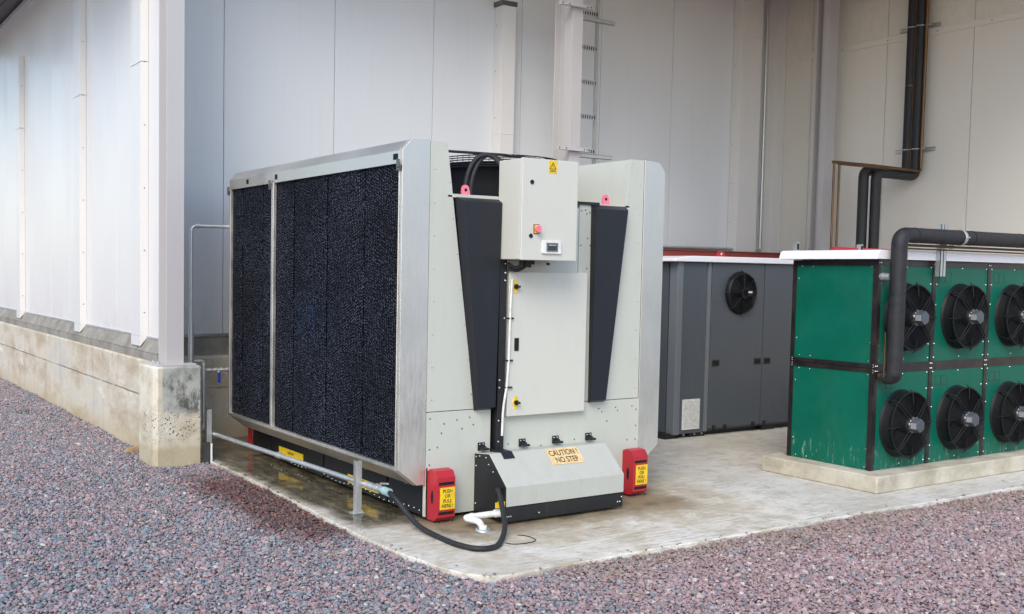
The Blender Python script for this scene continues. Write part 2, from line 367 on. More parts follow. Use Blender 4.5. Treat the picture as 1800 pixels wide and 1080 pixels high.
# ------------------------------------------------------------------ mesh builder
ORG = {}      # world origin of every object
class MB:
    def __init__(s): s.v = []; s.f = []; s.m = []; s.sm = []
    def add(s, vs, fs, m=0, sm=False):
        o = len(s.v); s.v += [tuple(v) for v in vs]
        for f in fs: s.f.append(tuple(i+o for i in f)); s.m.append(m); s.sm.append(sm)
        return s
    def box(s, x0, x1, y0, y1, z0, z1, m=0):
        v = [(x, y, z) for z in (z0, z1) for y in (y0, y1) for x in (x0, x1)]
        return s.add(v, [(0, 2, 3, 1), (4, 5, 7, 6), (0, 1, 5, 4), (2, 6, 7, 3), (0, 4, 6, 2), (1, 3, 7, 5)], m)
    def loft(s, A, B, m=0, caps=True):
        n = len(A); fs = [(i, (i+1) % n, n+(i+1) % n, n+i) for i in range(n)]
        if caps: fs += [tuple(range(n-1, -1, -1)), tuple(range(n, 2*n))]
        return s.add(list(A)+list(B), fs, m)
    def prism(s, poly, ax, a, b, m=0):
        f = {'x': lambda p, t: (t, p[0], p[1]), 'y': lambda p, t: (p[0], t, p[1]), 'z': lambda p, t: (p[0], p[1], t)}[ax]
        return s.loft([f(p, a) for p in poly], [f(p, b) for p in poly], m)
    def ring(s, c, ax, r, n=24, ph=0):
        c = Vector(c); ax = Vector(ax).normalized(); u = ax.orthogonal().normalized(); w_ = ax.cross(u)
        return [c + u*(r*math.cos(ph+2*math.pi*i/n)) + w_*(r*math.sin(ph+2*math.pi*i/n)) for i in range(n)]
    def cyl(s, p0, p1, r, r2=None, n=20, m=0, sm=True, caps=True):
        p0, p1 = Vector(p0), Vector(p1); d = p1-p0; A = s.ring(p0, d, r, n); B = s.ring(p1, d, r if r2 is None else r2, n)
        s.add(A+B, [(i, (i+1) % n, n+(i+1) % n, n+i) for i in range(n)], m, sm)
        if caps: s.add(A, [tuple(range(n-1, -1, -1))], m); s.add(B, [tuple(range(n))], m)
        return s
    def tube(s, pts, r, n=12, m=0, caps=True, closed=False):
        P = [Vector(p) for p in pts]; k = len(P); T = []
        for i in range(k):
            if closed: d = P[(i+1) % k]-P[i-1]
            else: d = P[min(i+1, k-1)]-P[max(i-1, 0)]
            T.append(d.normalized())
        u = T[0].orthogonal().normalized(); vs = []
        for i in range(k):
            if i: u = (T[i-1].rotation_difference(T[i]) @ u); u = (u-T[i]*u.dot(T[i])).normalized()
            w_ = T[i].cross(u); ri = r[i] if isinstance(r, (list, tuple)) else r
            vs += [P[i]+(u*math.cos(2*math.pi*j/n)+w_*math.sin(2*math.pi*j/n))*ri for j in range(n)]
        fs = []
        for i in range(k if closed else k-1):
            a = i*n; b = ((i+1) % k)*n
            fs += [(a+j, a+(j+1) % n, b+(j+1) % n, b+j) for j in range(n)]
        s.add(vs, fs, m, True)
        if caps and not closed:
            s.add(vs[:n], [tuple(range(n-1, -1, -1))], m); s.add(vs[-n:], [tuple(range(n))], m)
        return s
    def lathe(s, prof, c, ax, n=40, m=0):       # prof: (radius, distance along axis)
        c = Vector(c); ax = Vector(ax).normalized(); u = ax.orthogonal().normalized(); w_ = ax.cross(u); vs = []
        for r, h in prof: vs += [c+ax*h+(u*math.cos(2*math.pi*j/n)+w_*math.sin(2*math.pi*j/n))*r for j in range(n)]
        fs = []
        for i in range(len(prof)-1): fs += [(i*n+j, i*n+(j+1) % n, (i+1)*n+(j+1) % n, (i+1)*n+j) for j in range(n)]
        return s.add(vs, fs, m, True)
    def rivet(s, p, ax=(0, -1, 0), r=.006, h=.004, m=1):
        p = Vector(p); a = Vector(ax).normalized()
        return s.cyl(p, p+a*h, r, r*.6, 8, m)
    def build(s, name, mats, parent=None, origin=None, bevel=0, fixn=True, seg=2):
        if not isinstance(mats, (list, tuple)): mats = [mats]
        po = ORG[parent.name] if parent else Vector((0, 0, 0))
        o_ = Vector(origin) if origin is not None else po
        me = bpy.data.meshes.new(name); me.from_pydata([(v[0]-o_.x, v[1]-o_.y, v[2]-o_.z) for v in s.v], [], s.f)
        for x in mats: me.materials.append(x)
        me.polygons.foreach_set('material_index', s.m); me.polygons.foreach_set('use_smooth', s.sm)
        if fixn:
            b = bmesh.new(); b.from_mesh(me); bmesh.ops.recalc_face_normals(b, faces=b.faces); b.to_mesh(me); b.free()
        me.update()
        o = bpy.data.objects.new(name, me); COL.objects.link(o)
        if parent: o.parent = parent; o.location = o_-po
        else: o.location = o_
        ORG[o.name] = o_
        if bevel:
            bv = o.modifiers.new('bevel', 'BEVEL'); bv.width = bevel; bv.segments = seg; bv.limit_method = 'ANGLE'; bv.angle_limit = R(40)
            bv.harden_normals = True
        return o
def tag(o, label=None, cat=None, group=None, kind=None):
    if label: o['label'] = label
    if cat: o['category'] = cat
    if group: o['group'] = group
    if kind: o['kind'] = kind
    return o
def thing(name, loc, label, cat, group=None):
    o = bpy.data.objects.new(name, None); COL.objects.link(o); o.location = loc; o.empty_display_size = .1
    ORG[o.name] = Vector(loc); return tag(o, label, cat, group)
def copy_tree(o, parent=None):
    c = o.copy(); COL.objects.link(c)
    if parent: c.parent = parent
    for ch in list(o.children): copy_tree(ch, c)
    return c
def bend(pts, r=.06, k=6):
    P = [Vector(p) for p in pts]; out = [P[0]]
    for i in range(1, len(P)-1):
        a, b, c = P[i-1], P[i], P[i+1]; d1 = (a-b); d2 = (c-b); q = min(r, d1.length*.49, d2.length*.49)
        s_, e_ = b+d1.normalized()*q, b+d2.normalized()*q
        for j in range(k+1):
            t = j/k; out.append((1-t)**2*s_+2*t*(1-t)*b+t*t*e_)
    out.append(P[-1]); return out
def spline(pts, k=8):
    P = [Vector(p) for p in pts]; P = [2*P[0]-P[1]]+P+[2*P[-1]-P[-2]]; out = []
    for i in range(1, len(P)-2):
        a, b, c, d = P[i-1:i+3]
        for j in range(k):
            t = j/k; out.append(.5*((2*b)+(c-a)*t+(2*a-5*b+4*c-d)*t*t+(3*b-a-3*c+d)*t**3))
    out.append(P[-2]); return out
def lettering(name, body, mat, parent, center, xdir, ydir, size, space=1.0, width=None, off=.0015, line=1.0):
    cu = bpy.data.curves.new(name, 'FONT'); cu.body = body; cu.size = size; cu.align_x = 'CENTER'; cu.align_y = 'CENTER'
    cu.space_character = space; cu.space_line = line; cu.extrude = .0003; cu.offset = size*.012; cu.resolution_u = 3
    t = bpy.data.objects.new('tmp', cu); COL.objects.link(t)
    bpy.context.view_layer.update()
    me = bpy.data.meshes.new_from_object(t.evaluated_get(bpy.context.evaluated_depsgraph_get()))
    bpy.data.objects.remove(t); bpy.data.curves.remove(cu)
    co = np.empty(len(me.vertices)*3, 'f'); me.vertices.foreach_get('co', co); co = co.reshape(-1, 3)
    X = Vector(xdir).normalized(); Y = Vector(ydir).normalized(); Z = X.cross(Y)
    mid = (co.max(0)+co.min(0))/2; sx = 1.0
    if width: sx = width/(co[:, 0].max()-co[:, 0].min())
    W = np.array(X)[None]*(co[:, :1]-mid[0])*sx + np.array(Y)[None]*(co[:, 1:2]-mid[1]) + np.array(Z)[None]*(co[:, 2:3]+off) + np.array(center)[None] - np.array(ORG[parent.name])[None]
    me.vertices.foreach_set('co', W.astype('f').ravel()); me.materials.clear(); me.materials.append(mat); me.update()
    o = bpy.data.objects.new(name, me); COL.objects.link(o); o.parent = parent; ORG[o.name] = ORG[parent.name].copy(); me.name = name
    return o

# ================================================================== SETTING
g = MB(); g.add([(-200, -200, -.062), (200, -200, -.062), (200, 200, -.062), (-200, 200, -.062)], [(0, 1, 2, 3)])
tag(g.build('ground', M['ground'], fixn=False), kind='structure')

slab_out = [(-.60, 3.64), (-.53, 2.95), (-.515, 2.55), (-.50, 2.0), (-.51, 1.5), (-.535, .94), (-.56, .43), (-.57, .10), (-.575, -.17), (-.56, -.56), (-.525, -.87), (-.47, -1.06), (-.38, -1.18), (-.27, -1.215), (-.07, -1.205), (.33, -1.20), (1.03, -1.205), (2.0, -1.21), (2.9, -1.205), (3.7, -1.228), (4.7, -1.245), (6.2, -1.26), (7.79, -1.28), (7.79, 3.64)]
so_ = []
for i in range(len(slab_out)-3):
    a, b = Vector(slab_out[i]), Vector(slab_out[i+1]); k = max(2, int((b-a).length/.06))
    for j in range(k):
        p = a.lerp(b, j/k)
        if i > 0: q_ = i*7+j; p += Vector((random.uniform(-.006, .006), random.uniform(-.006, .006)))+Vector((math.sin(p.y*3)*.004, math.sin(p.x*3+1)*.004))
        so_.append((p.x, p.y))
so_ += slab_out[-3:]
sb = MB(); n = len(so_)
cen = Vector((2.5, 1.0)); 
inner = [tuple(Vector(p)+(cen-Vector(p)).normalized()*.006) for p in so_]
sb.add([(p[0], p[1], -.2) for p in so_]+[(p[0], p[1], -.006) for p in so_]+[(p[0], p[1], 0) for p in inner],
       [(i, (i+1) % n, n+(i+1) % n, n+i) for i in range(n)]+[(n+i, n+(i+1) % n, 2*n+(i+1) % n, 2*n+i) for i in range(n)]+[tuple(range(2*n, 3*n))])
tag(sb.build('concrete_slab', M['slab']), kind='structure')

# gravel: individual stones
def inside(px, py, poly):
    c = np.zeros(px.shape, bool); k = len(poly)
    for i in range(k):
        x0, y0 = poly[i]; x1, y1 = poly[(i+1) % k]
        if y0 == y1: continue
        t = ((y0 > py) != (y1 > py)) & (px < (x1-x0)*(py-y0)/(y1-y0)+x0); c ^= t
    return c
def gravel():
    sp = .0145
    gx, gy = np.meshgrid(np.arange(-4.2, 7.8, sp), np.arange(-4.0, 11.4, sp)); gx = gx.ravel(); gy = gy.ravel()
    gx = gx+rng.uniform(-.5, .5, gx.size)*sp; gy = gy+rng.uniform(-.5, .5, gy.size)*sp
    C0 = np.array(CAM); d = np.stack([gx-C0[0], gy-C0[1], np.full_like(gx, -1.63)], 1)
    Mx = np.array([rt2, up2, fw]); v = d@Mx.T
    u = PPX+FPX*v[:, 0]/v[:, 2]; q = PPY-FPX*v[:, 1]/v[:, 2]
    keep = (v[:, 2] > .5) & (u > -260) & (u < 2350) & (q < 1330) & (q > 0)
    keep &= ~((gx > -.86) & (gy > 2.7)) & ~((gx > -.99) & (gx < -.62) & (gy > 2.62) & (gy < 3))
    gx, gy = gx[keep], gy[keep]
    ins = inside(gx, gy, so_)
    edge = inside(gx+rng.normal(0, .012, gx.size), gy+rng.normal(0, .012, gx.size), [(a[0]*1.0, a[1]*1.0) for a in so_])
    dist = np.full(gx.size, 9.); idx = np.where(ins)[0]; P0 = np.array(so_); P1 = np.roll(P0, -1, 0)
    q = np.stack([gx[idx], gy[idx]], 1)
    for a0, a1 in zip(P0, P1):
        e_ = a1-a0; t_ = np.clip(((q-a0)@e_)/max(e_@e_, 1e-9), 0, 1); dd = np.hypot(*(q-a0-t_[:, None]*e_).T); dist[idx] = np.minimum(dist[idx], dd)
    pk = .05*np.exp(-dist/.02)+.018*np.exp(-dist/.05)+.0002
    on = rng.random(gx.size) < pk; on &= (gx < 7) & ~((gx > -.3) & (gx < 2.1) & (gy > -.4))
    keep = ~ins | on; gx, gy = gx[keep], gy[keep]
    ins = inside(gx, gy, so_)
    n_ = gx.size
    hgt = -.029+.010*np.sin(gx*1.7+1)*np.cos(gy*1.3)+.006*np.sin(gx*5.1)*np.sin(gy*4.3)+.003*np.sin(gx*17)*np.sin(gy*13)
    nearwall = np.clip((gy-2)/3, 0, 1)*.025; hgt += nearwall*(gx < -.5)
    big = rng.random(n_) < .05
    r_ = np.exp(rng.normal(math.log(.0087), .33, n_)); r_[big] *= 1.35; r_ = np.clip(r_, .005, .021)
    z = hgt+rng.uniform(-.008, .009, n_)+r_*.25; r_[ins] *= .75; z[ins] = r_[ins]*.45
    # base shapes
    t = (1+5**.5)/2
    ico = np.array([(-1, t, 0), (1, t, 0), (-1, -t, 0), (1, -t, 0), (0, -1, t), (0, 1, t), (0, -1, -t), (0, 1, -t), (t, 0, -1), (t, 0, 1), (-t, 0, -1), (-t, 0, 1)])/math.sqrt(1+t*t)
    F = np.array([(0, 11, 5), (0, 5, 1), (0, 1, 7), (0, 7, 10), (0, 10, 11), (1, 5, 9), (5, 11, 4), (11, 10, 2), (10, 7, 6), (7, 1, 8), (3, 9, 4), (3, 4, 2), (3, 2, 6), (3, 6, 8), (3, 8, 9), (4, 9, 5), (2, 4, 11), (6, 2, 10), (8, 6, 7), (9, 8, 1)])
    var = []
    for k in range(24):
        s_ = ico*rng.uniform(.60, 1.25, (12, 1)); s_ = s_*np.array([rng.uniform(.85, 1.35), rng.uniform(.75, 1.1), rng.uniform(.5, .85)]); var.append(s_)
    var = np.array(var)
    V = var[rng.integers(0, 24, n_)]*r_[:, None, None]
    a = rng.uniform(0, 2*np.pi, n_); ca, sa = np.cos(a), np.sin(a); tx = rng.normal(0, .45, n_); ct, st = np.cos(tx), np.sin(tx)
    y1 = V[:, :, 1]*ct[:, None]-V[:, :, 2]*st[:, None]; z1 = V[:, :, 1]*st[:, None]+V[:, :, 2]*ct[:, None]
    x2 = V[:, :, 0]*ca[:, None]-y1*sa[:, None]+gx[:, None]; y2 = V[:, :, 0]*sa[:, None]+y1*ca[:, None]+gy[:, None]; z2 = z1+z[:, None]
    co = np.stack([x2, y2, z2], 2).reshape(-1, 3).astype('f')
    fc = (F[None]+12*np.arange(n_)[:, None, None]).reshape(-1).astype('i'); nf = n_*20
    me = bpy.data.meshes.new('gravel'); me.vertices.add(len(co)); me.vertices.foreach_set('co', co.ravel())
    me.loops.add(nf*3); me.loops.foreach_set('vertex_index', fc); me.polygons.add(nf)
    me.polygons.foreach_set('loop_start', np.arange(0, nf*3, 3, dtype='i')); me.polygons.foreach_set('loop_total', np.full(nf, 3, 'i'))
    me.update(calc_edges=True)
    at = me.attributes.new('rnd', 'FLOAT_VECTOR', 'POINT'); rv = np.repeat(rng.random((n_, 3)), 12, 0).astype('f'); at.data.foreach_set('vector', rv.ravel())
    me.polygons.foreach_set('use_smooth', np.zeros(nf, bool))
    me.materials.append(M['gravel']); o = bpy.data.objects.new('gravel', me); COL.objects.link(o); ORG[o.name] = Vector((0, 0, 0))
    print('stones', n_); return o
tag(gravel(), 'loose pink and blue-grey crushed stone covering the ground', 'gravel', kind='stuff')

# ------------------------------------------------------------------ building
CY = -1.8  # front edge of the unseen yard canopy, pulled forward to darken the walls
bld = thing('warehouse_building', (-.75, 3.8, 0), 'large white metal-clad warehouse wrapping round the yard behind the machines', 'building')
ZP, ZT, ZY = .985, 4.98, 5.30
def panels(name, edges, fn, zs, mat):
    b = MB()
    for z0, z1 in zs:
        for a, c in zip(edges[:-1], edges[1:]): b.box(*fn(a+.0025, c-.0025), z0, z1)
    o = b.build(name, mat, bld, bevel=.003, seg=1); return o
LE = [3.05, 3.545, 4.50, 5.45, 6.37, 7.28, 8.23, 9.14, 10.05, 11.0, 11.95, 12.9]
panels('side_wall', LE, lambda a, c: (-.75, -.62, a, c), [(ZP, ZT)], M['wall'])
BE = [-.615, .065]+[.065+1.17*i for i in range(1, 7)]+[7.79]
panels('rear_wall', BE, lambda a, c: (a, c, 3.80, 3.88), [(ZP-.015, ZY)], M['wall_rear'])
RE = [-3.0, -1.95, -.95, .07, 1.12, 2.17, 3.22, 3.795]
b = MB()
for a, c in zip(RE[:-1], RE[1:]):
    b.box(7.80, 7.88, a+.0025, c-.0025, .9, 4.405)
    b.box(7.80, 7.88, a+.0025, c-.0025, 4.47, ZY)
b.build('side_wall', M['wall_right'], bld, bevel=.003, seg=1)
b = MB(); b.box(7.785, 7.80, -3, 3.79, 4.40, 4.475); b.box(7.78, 7.785, -3, 3.79, 4.462, 4.478)
for y in np.arange(-2.8, 3.7, .62): b.rivet((7.785, y, 4.435), (-1, 0, 0), .008, .003, 1)
b.build('wall_flashing', [M['wall_right'], M['darkscrew']], bld)
b = MB(); b.box(-.745, -.625, 3.055, 12.8, .9, ZT-.01); b.box(-.50, 7.9, 3.885, 3.93, .9, ZY-.01); b.box(7.885, 7.93, -3, 3.885, .9, ZY-.01)
b.build('panel_core', M['shadowgap'], bld)
# corner posts of the sheeting
b = MB(); b.box(-.755, -.615, 3.035, 3.10, ZP, ZT); b.build('corner_trim', M['trim'], bld, bevel=.003)
b = MB(); b.prism([(7.62, 3.795), (7.795, 3.795), (7.795, 3.62), (7.765, 3.62), (7.765, 3.765), (7.62, 3.765)], 'z', ZP, ZY); b.build('corner_trim', M['trim'], bld, bevel=.003)
# box flashings over the pilasters
def boxtrim_left(y0, y1, top, zj=3.40, bot=.90):
    b = MB()
    for z0, z1 in ((bot, zj-.002), (zj+.002, top)):
        b.prism([(-.752, y0-.0), (-.82, y0+.012), (-.82, y1-.012), (-.752, y1)], 'z', z0 if z0 > bot else bot+.09, z1)
    b.loft([(-.752, y0, ZP+.0), (-.82, y0+.012, bot), (-.82, y1-.012, bot), (-.752, y1, ZP)],
           [(-.752, y0, ZP+.01), (-.82, y0+.012, bot+.088), (-.82, y1-.012, bot+.088), (-.752, y1, ZP+.01)])
    b.box(-.826, -.82, y0+.006, y1-.006, zj-.006, zj+.006)
    for z in np.arange(1.2, top, .55): b.rivet((-.785, y0+.004, z), (0, -1, 0), .006, .006, 1)
    b.build('pilaster_flashing', [M['trim'], M['darkscrew']], bld, bevel=.003, seg=1)
boxtrim_left(3.50, 3.80, ZT); boxtrim_left(5.63, 5.90, ZT); boxtrim_left(8.80, 9.05, 4.34)
def boxtrim_back(x0, x1, top, zj):
    b = MB()
    for z0, z1 in ((ZP-.02, zj-.002), (zj+.002, top)): b.box(x0, x1, 3.65, 3.797, z0, z1)
    b.box(x0-.003, x1+.003, 3.646, 3.797, zj-.006, zj+.006)
    if top < 4.6: b.box(x0-.02, x1+.01, 3.64, 3.80, top, top+.05, 1)
    for z in np.arange(1.3, top, .5): b.rivet((x0-.001, 3.76, z), (-1, 0, 0), .006, .004, 1)
    b.build('pilaster_flashing', [M['trim'], M['darkscrew']], bld, bevel=.003, seg=1)
boxtrim_back(3.195, 3.375, 4.50, 3.12); boxtrim_back(6.98, 7.36, ZY, 4.67)
# concrete base and mortar skirt
b = MB()
b.prism([(-.85, -.3), (-.85, .78), (-.838, .795), (-.602, .80), (-.602, -.3)], 'y', 2.99, 12.9)
b.build('concrete_base', M['concrete'], bld)
b = MB(); b.prism([(3.66, -.3), (3.66, .765), (3.672, .78), (3.9, .78), (3.9, -.3)], 'x', -.598, 7.95); b.build('concrete_base', M['concrete'], bld)
b = MB(); b.box(7.66, 7.95, -3, 3.655, -.3, .78); b.build('concrete_base', M['concrete'], bld)
b = MB()
ys = [3.02]+list(np.arange(3.25, 12.6, .36))
for a, c in zip(ys[:-1], ys[1:]):
    a2, c2 = a+.007, c-.007
    b.loft([(-.825, a2, .862), (-.825, c2, .862), (-.70, c2, .862), (-.70, a2, .862)], [(-.758, a2, .978), (-.758, c2, .978), (-.70, c2, .978), (-.70, a2, .978)])
b.box(-.828, -.62, 3.01, 12.6, .795, .860, 0); b.box(-.80, -.62, 3.015, 12.6, .8605, .9, 0)
b.build('mortar_skirt', M['skirt'], bld, bevel=.004, seg=1)
b = MB(); b.box(-.60, 7.79, 3.79, 3.9, .775, .962); b.build('mortar_skirt', M['skirt'], bld)
b = MB(); b.box(-.50, 7.78, 3.775, 3.80, .955, .985); b.box(-.765, -.75, 3.06, 12.7, .975, .99); b.build('drip_flashing', M['galv'], bld)
# eave, and unseen yard canopy shaped to shade the walls
b = MB()
b.box(-2.1, -.62, 3.05, 13, 5.06, 5.14); b.box(2.6, 7.9, CY, 13, 5.38, 5.48); b.box(-.9, 2.6, 2.4, 13, 5.38, 5.48); b.box(7.9, 12, -3, 13, 5.38, 5.48)
b.build('canopy_roof', M['white'], bld)
b = MB()
for x in np.arange(-2.1, -.76, .225): b.box(x+.006, x+.219, 3.06, 12.9, 5.03, 5.058)
b.build('soffit', M['soffit_dark'], bld)
b = MB()
for x in np.arange(2.62, 7.7, .24): b.box(x+.006, x+.234, CY+.02, 3.79, 5.34, 5.378)
for x in np.arange(-.88, 2.5, .24): b.box(x+.006, x+.234, 2.42, 3.79, 5.34, 5.378)
b.build('soffit', M['soffit'], bld)
b = MB(); b.box(-.80, -.751, 3.05, 12.8, 4.93, 5.0); b.box(-2.14, -2.10, 3.05, 13, 4.98, 5.16); b.box(2.6, 7.8, CY-.03, CY+.018, 5.26, 5.50); b.box(-.9, 2.6, 2.37, 2.418, 5.26, 5.50); b.box(2.56, 2.60, CY, 2.36, 5.26, 5.50); b.build('eaves_trim', M['trim'], bld, bevel=.004)
for x in (-.78, 3.48, 7.46):
    b = MB(); b.box(x-.07, x+.07, (CY+.1) if x > 0 else 2.45, 3.0, 5.20, 5.335); b.build('roof_beam', M['lilac'], bld)

# ------------------------------------------------------------------ pier and columns
pr_ = MB()
pr_.prism([(-.99, 2.62), (-.955, 2.585), (-.60, 2.585), (-.585, 2.60), (-.585, 2.98), (-.99, 2.98)], 'z', -.2, .785)
pr_.loft([(-.99, 2.62, .785), (-.955, 2.585, .785), (-.60, 2.585, .785), (-.585, 2.60, .785), (-.585, 2.98, .785), (-.99, 2.98, .785)],
         [(-.975, 2.63, .80), (-.95, 2.60, .80), (-.61, 2.60, .80), (-.60, 2.61, .80), (-.60, 2.97, .80), (-.975, 2.97, .80)])
tag(pr_.build('concrete_pier', M['pier'], origin=(-.79, 2.78, 0)), 'stained rough concrete pier at the corner of the wall, pitted lower half', 'pier')
def hcol(name, x0, x1, y0, y1, z0, label, boxed=False, plate=None):
    t = thing(name, ((x0+x1)/2, (y0+y1)/2, z0), label, 'column', 'steel columns carrying the canopy')
    b = MB(); f = .012
    b.box(x0, x1, y0, y0+f, z0, 5.195); b.box(x0, x1, y1-f, y1, z0, 5.195)
    xm = (x0+x1)/2; b.box(xm-.005, xm+.005, y0+f, y1-f, z0, 5.195)
    if boxed:
        ym = y0+(y1-y0)*.46; b.box(x0+.001, x1-.001, y0+f, ym, z0, 5.195)
    b.build('shaft', M['lilac'], t, bevel=.002, seg=1)
    if plate:
        p = MB(); p.box(*plate, z0-.012, z0+.003)
        p.build('base_plate', M['lilac'], t, bevel=.003)
        for bx, by in ((x0-.06, y0+.03), (x0-.06, y1-.05), (x1+.05, y1-.03)):
            q = MB(); q.cyl((bx, by, z0+.003), (bx, by, z0+.015), .017, n=6, sm=False); q.cyl((bx, by, z0+.015), (bx, by, z0+.022), .009, n=10); q.build('bolt', M['galv'], t)
    else:
        p = MB(); p.box(x0-.06, x1+.06, y0-.05, y1+.05, z0, z0+.02); p.build('base_plate', M['lilac'], t)
    return t
hcol('steel_column', -.855, -.705, 2.69, 2.89, .812, 'lilac-grey steel column standing on the stained concrete pier', plate=(-.955, -.62, 2.62, 2.95))
mc = hcol('steel_column', 3.413, 3.555, 2.75, 3.03, 0, 'lilac-grey steel column with the cable ladder beside it, behind the cooler', boxed=True)
hcol('steel_column', 7.42, 7.60, 2.70, 2.88, 0, 'lilac-grey steel column by the right-hand wall behind the grey unit', boxed=True)
# brackets on the middle column
for z in (2.885, 4.34):
    b = MB(); b.box(3.23, 3.66, 2.735, 2.748, z-.02, z+.02); b.box(3.23, 3.66, 2.70, 2.735, z-.022, z-.018)
    for x in (3.27, 3.36, 3.60, 3.64): b.rivet((x, 2.735, z+.003), (0, -1, 0), .009, .006, 1)
    tag(b.build('clamp_bracket', [M['lilac'], M['darkscrew']], origin=(3.45, 2.74, z), bevel=.002),
        ('lower' if z < 3 else 'upper')+' flat clamp bracket across the column with the cable ladder', 'bracket', 'brackets of the cable ladder')
    b = MB(); b.box(3.60, 4.28, 3.06, 3.10, z-.03, z-.026); b.box(3.60, 4.28, 3.06, 3.064, z-.03, z+.012); b.box(3.60, 4.28, 3.096, 3.10, z-.03, z+.012); b.box(3.60, 4.28, 3.06, 3.07, z+.008, z+.012)
    tag(b.build('support_channel', M['galv'], origin=(3.9, 3.08, z)), ('lower' if z < 3 else 'upper')+' galvanised channel arm sticking out behind the cable ladder', 'channel', 'channels of the cable ladder')
# cable ladder
lad = thing('cable_ladder', (3.95, 3.16, 2.1), 'galvanised cable ladder running up beside the middle steel column', 'cable ladder')
for x in (3.80, 4.085):
    b = MB(); b.box(x-.004, x+.004, 3.105, 3.165, 2.1, 5.2); b.box(x-.02, x+.0, 3.105, 3.108, 2.1, 5.2); b.build('side_rail', M['galv'], lad)
for z in np.arange(2.20, 5.2, .368):
    b = MB(); b.box(3.805, 4.08, 3.115, 3.12, z-.03, z+.03); b.box(3.805, 4.08, 3.12, 3.16, z+.024, z+.03)
    for x in np.arange(3.83, 4.06, .032): b.box(x, x+.012, 3.1125, 3.1145, z-.018, z+.016, 1)
    b.build('rung', [M['galv'], M['hole']], lad)

# ================================================================== COOLER
ck = thing('evaporative_cooler', (.88, 1.43, 0), 'big cream and black cooling unit with dark pad wall, control cabinet and caution cover', 'cooling unit')
D = 2.86
def quad_rivets(b, pts, r=.005, m=1, y=-.001):
    for x, z in pts: b.rivet((x, y, z), (0, -1, 0), r, .004, m)
# fascia wings (solid cream wings run the whole length)
for side in (0, 1):
    fx = (lambda x: x) if not side else (lambda x: 1.76-x)
    b = MB(); poly = [(fx(-.037), .704), (fx(.335), .704), (fx(.09), 2.425), (fx(-.037), 2.425)]
    b.prism(poly, 'y', .0, D)
    for z in np.arange(.78, 2.4, .21): b.rivet((fx(.0), 0, z), m=1, r=.0055)
    for t_ in np.arange(.05, 1, .135):
        b.rivet((fx(.318+(.075-.318)*t_), 0, .72+(2.41-.72)*t_), m=1, r=.005)
    b.build('wing_panel', [M['cream'], M['screw']], ck, bevel=.003)
# lower front panels
b = MB(); b.box(-.037, .470, .0, .03, .025, .699)
for x, z in ((-.01, .66), (-.01, .46), (-.01, .36), (.05, .47), (.10, .62), (.08, .56), (.20, .64), (.30, .65), (.33, .60), (.24, .58)): b.rivet((x, 0, z), m=1)
for z, h in ((.19, 0.), (.062, .03)):
    b.loft([(.165+.026*math.cos(a), -.0015, z+(.026+h*.8)*math.sin(a)) for a in np.arange(0, 6.28, .4)], [(.165+.026*math.cos(a), .001, z+(.026+h*.8)*math.sin(a)) for a in np.arange(0, 6.28, .4)], 2)
b.build('lower_panel', [M['cream'], M['darkscrew'], M['hole']], ck, bevel=.002)
b = MB(); b.box(.552, 1.803, .0, .03, .025, .699)
for x in np.arange(.62, 1.8, .16): b.rivet((x, 0, .665-.02*(x > 1.3)), m=1)
for x, z in ((.62, .45), (.90, .42), (1.2, .44), (1.5, .55), (1.6, .62), (1.70, .40), (1.78, .62), (1.78, .5), (1.78, .40), (1.02, .41), (1.04, .41), (1.45, .62)): b.rivet((x, 0, z), m=1)
b.build('lower_panel', [M['cream'], M['darkscrew']], ck, bevel=.002)
# middle panel
b = MB(); b.box(.47, 1.195, .004, .03, .704, 2.06); b.box(1.199, 1.36, .0, .03, .704, 2.08)
for z in np.arange(.80, 2.05, .21): b.rivet((1.275, 0, z), m=1)
for x, z in ((1.215, 2.04), (1.25, 2.045), (1.262, 2.02), (1.215, 1.80), (1.30, 1.80), (1.29, 2.03)): b.rivet((x, 0, z), m=1)
b.build('centre_panel', [M['cream'], M['darkscrew']], ck, bevel=.002)
# black ducts each side of the centre panel
def cover(outer, inner, y0, y1):
    b = MB(); b.loft([(x, y0, z) for x, z in outer], [(x, y1, z) for x, z in inner])
    mx = sum(p[0] for p in inner)/4
    for t_ in (.02, .25, .5, .75, .97):
        a = Vector((outer[0][0], outer[0][1])).lerp(Vector((outer[3][0], outer[3][1])), t_)
        b.rivet((a.x+.012, y0-.004, a.y), m=1, r=.006, h=.006)
    return b
cover([(.150, 2.085), (.505, 2.085), (.478, .692), (.330, .692)], [(.185, 2.055), (.485, 2.055), (.462, .715), (.330, .715)], -.001, -.062).build('black_duct', [M['black'], M['screw']], ck, bevel=.006)
cover([(1.300, 2.085), (1.625, 2.085), (1.470, .692), (1.315, .692)], [(1.305, 2.055), (1.595, 2.055), (1.430, .715), (1.290, .715)], -.001, -.062).build('black_duct', [M['black'], M['screw']], ck, bevel=.006)
b = MB(); b.box(.492, .548, -.045, .03, .405, 1.70)
for z in (.48, .62, .84, .89, 1.30, 1.55, 1.60, 1.66): b.rivet((.505 if z < 1 else .535, -.045, z), m=1, r=.007)
b.build('cable_trunking', [M['blackpaint'], M['screw']], ck, bevel=.003)
b = MB(); b.tube(spline([(.585, -.052, 1.56), (.573, -.055, 1.35), (.568, -.055, 1.05), (.556, -.055, .86), (.532, -.055, .70), (.528, -.052, .52)], 6), .0085, 8)
for z in (1.30, 1.02, .84): b.cyl((.545, -.056, z), (.60, -.056, z), .006, n=8, m=1)
b.build('white_cable', [M['pvc'], M['rubber']], ck)
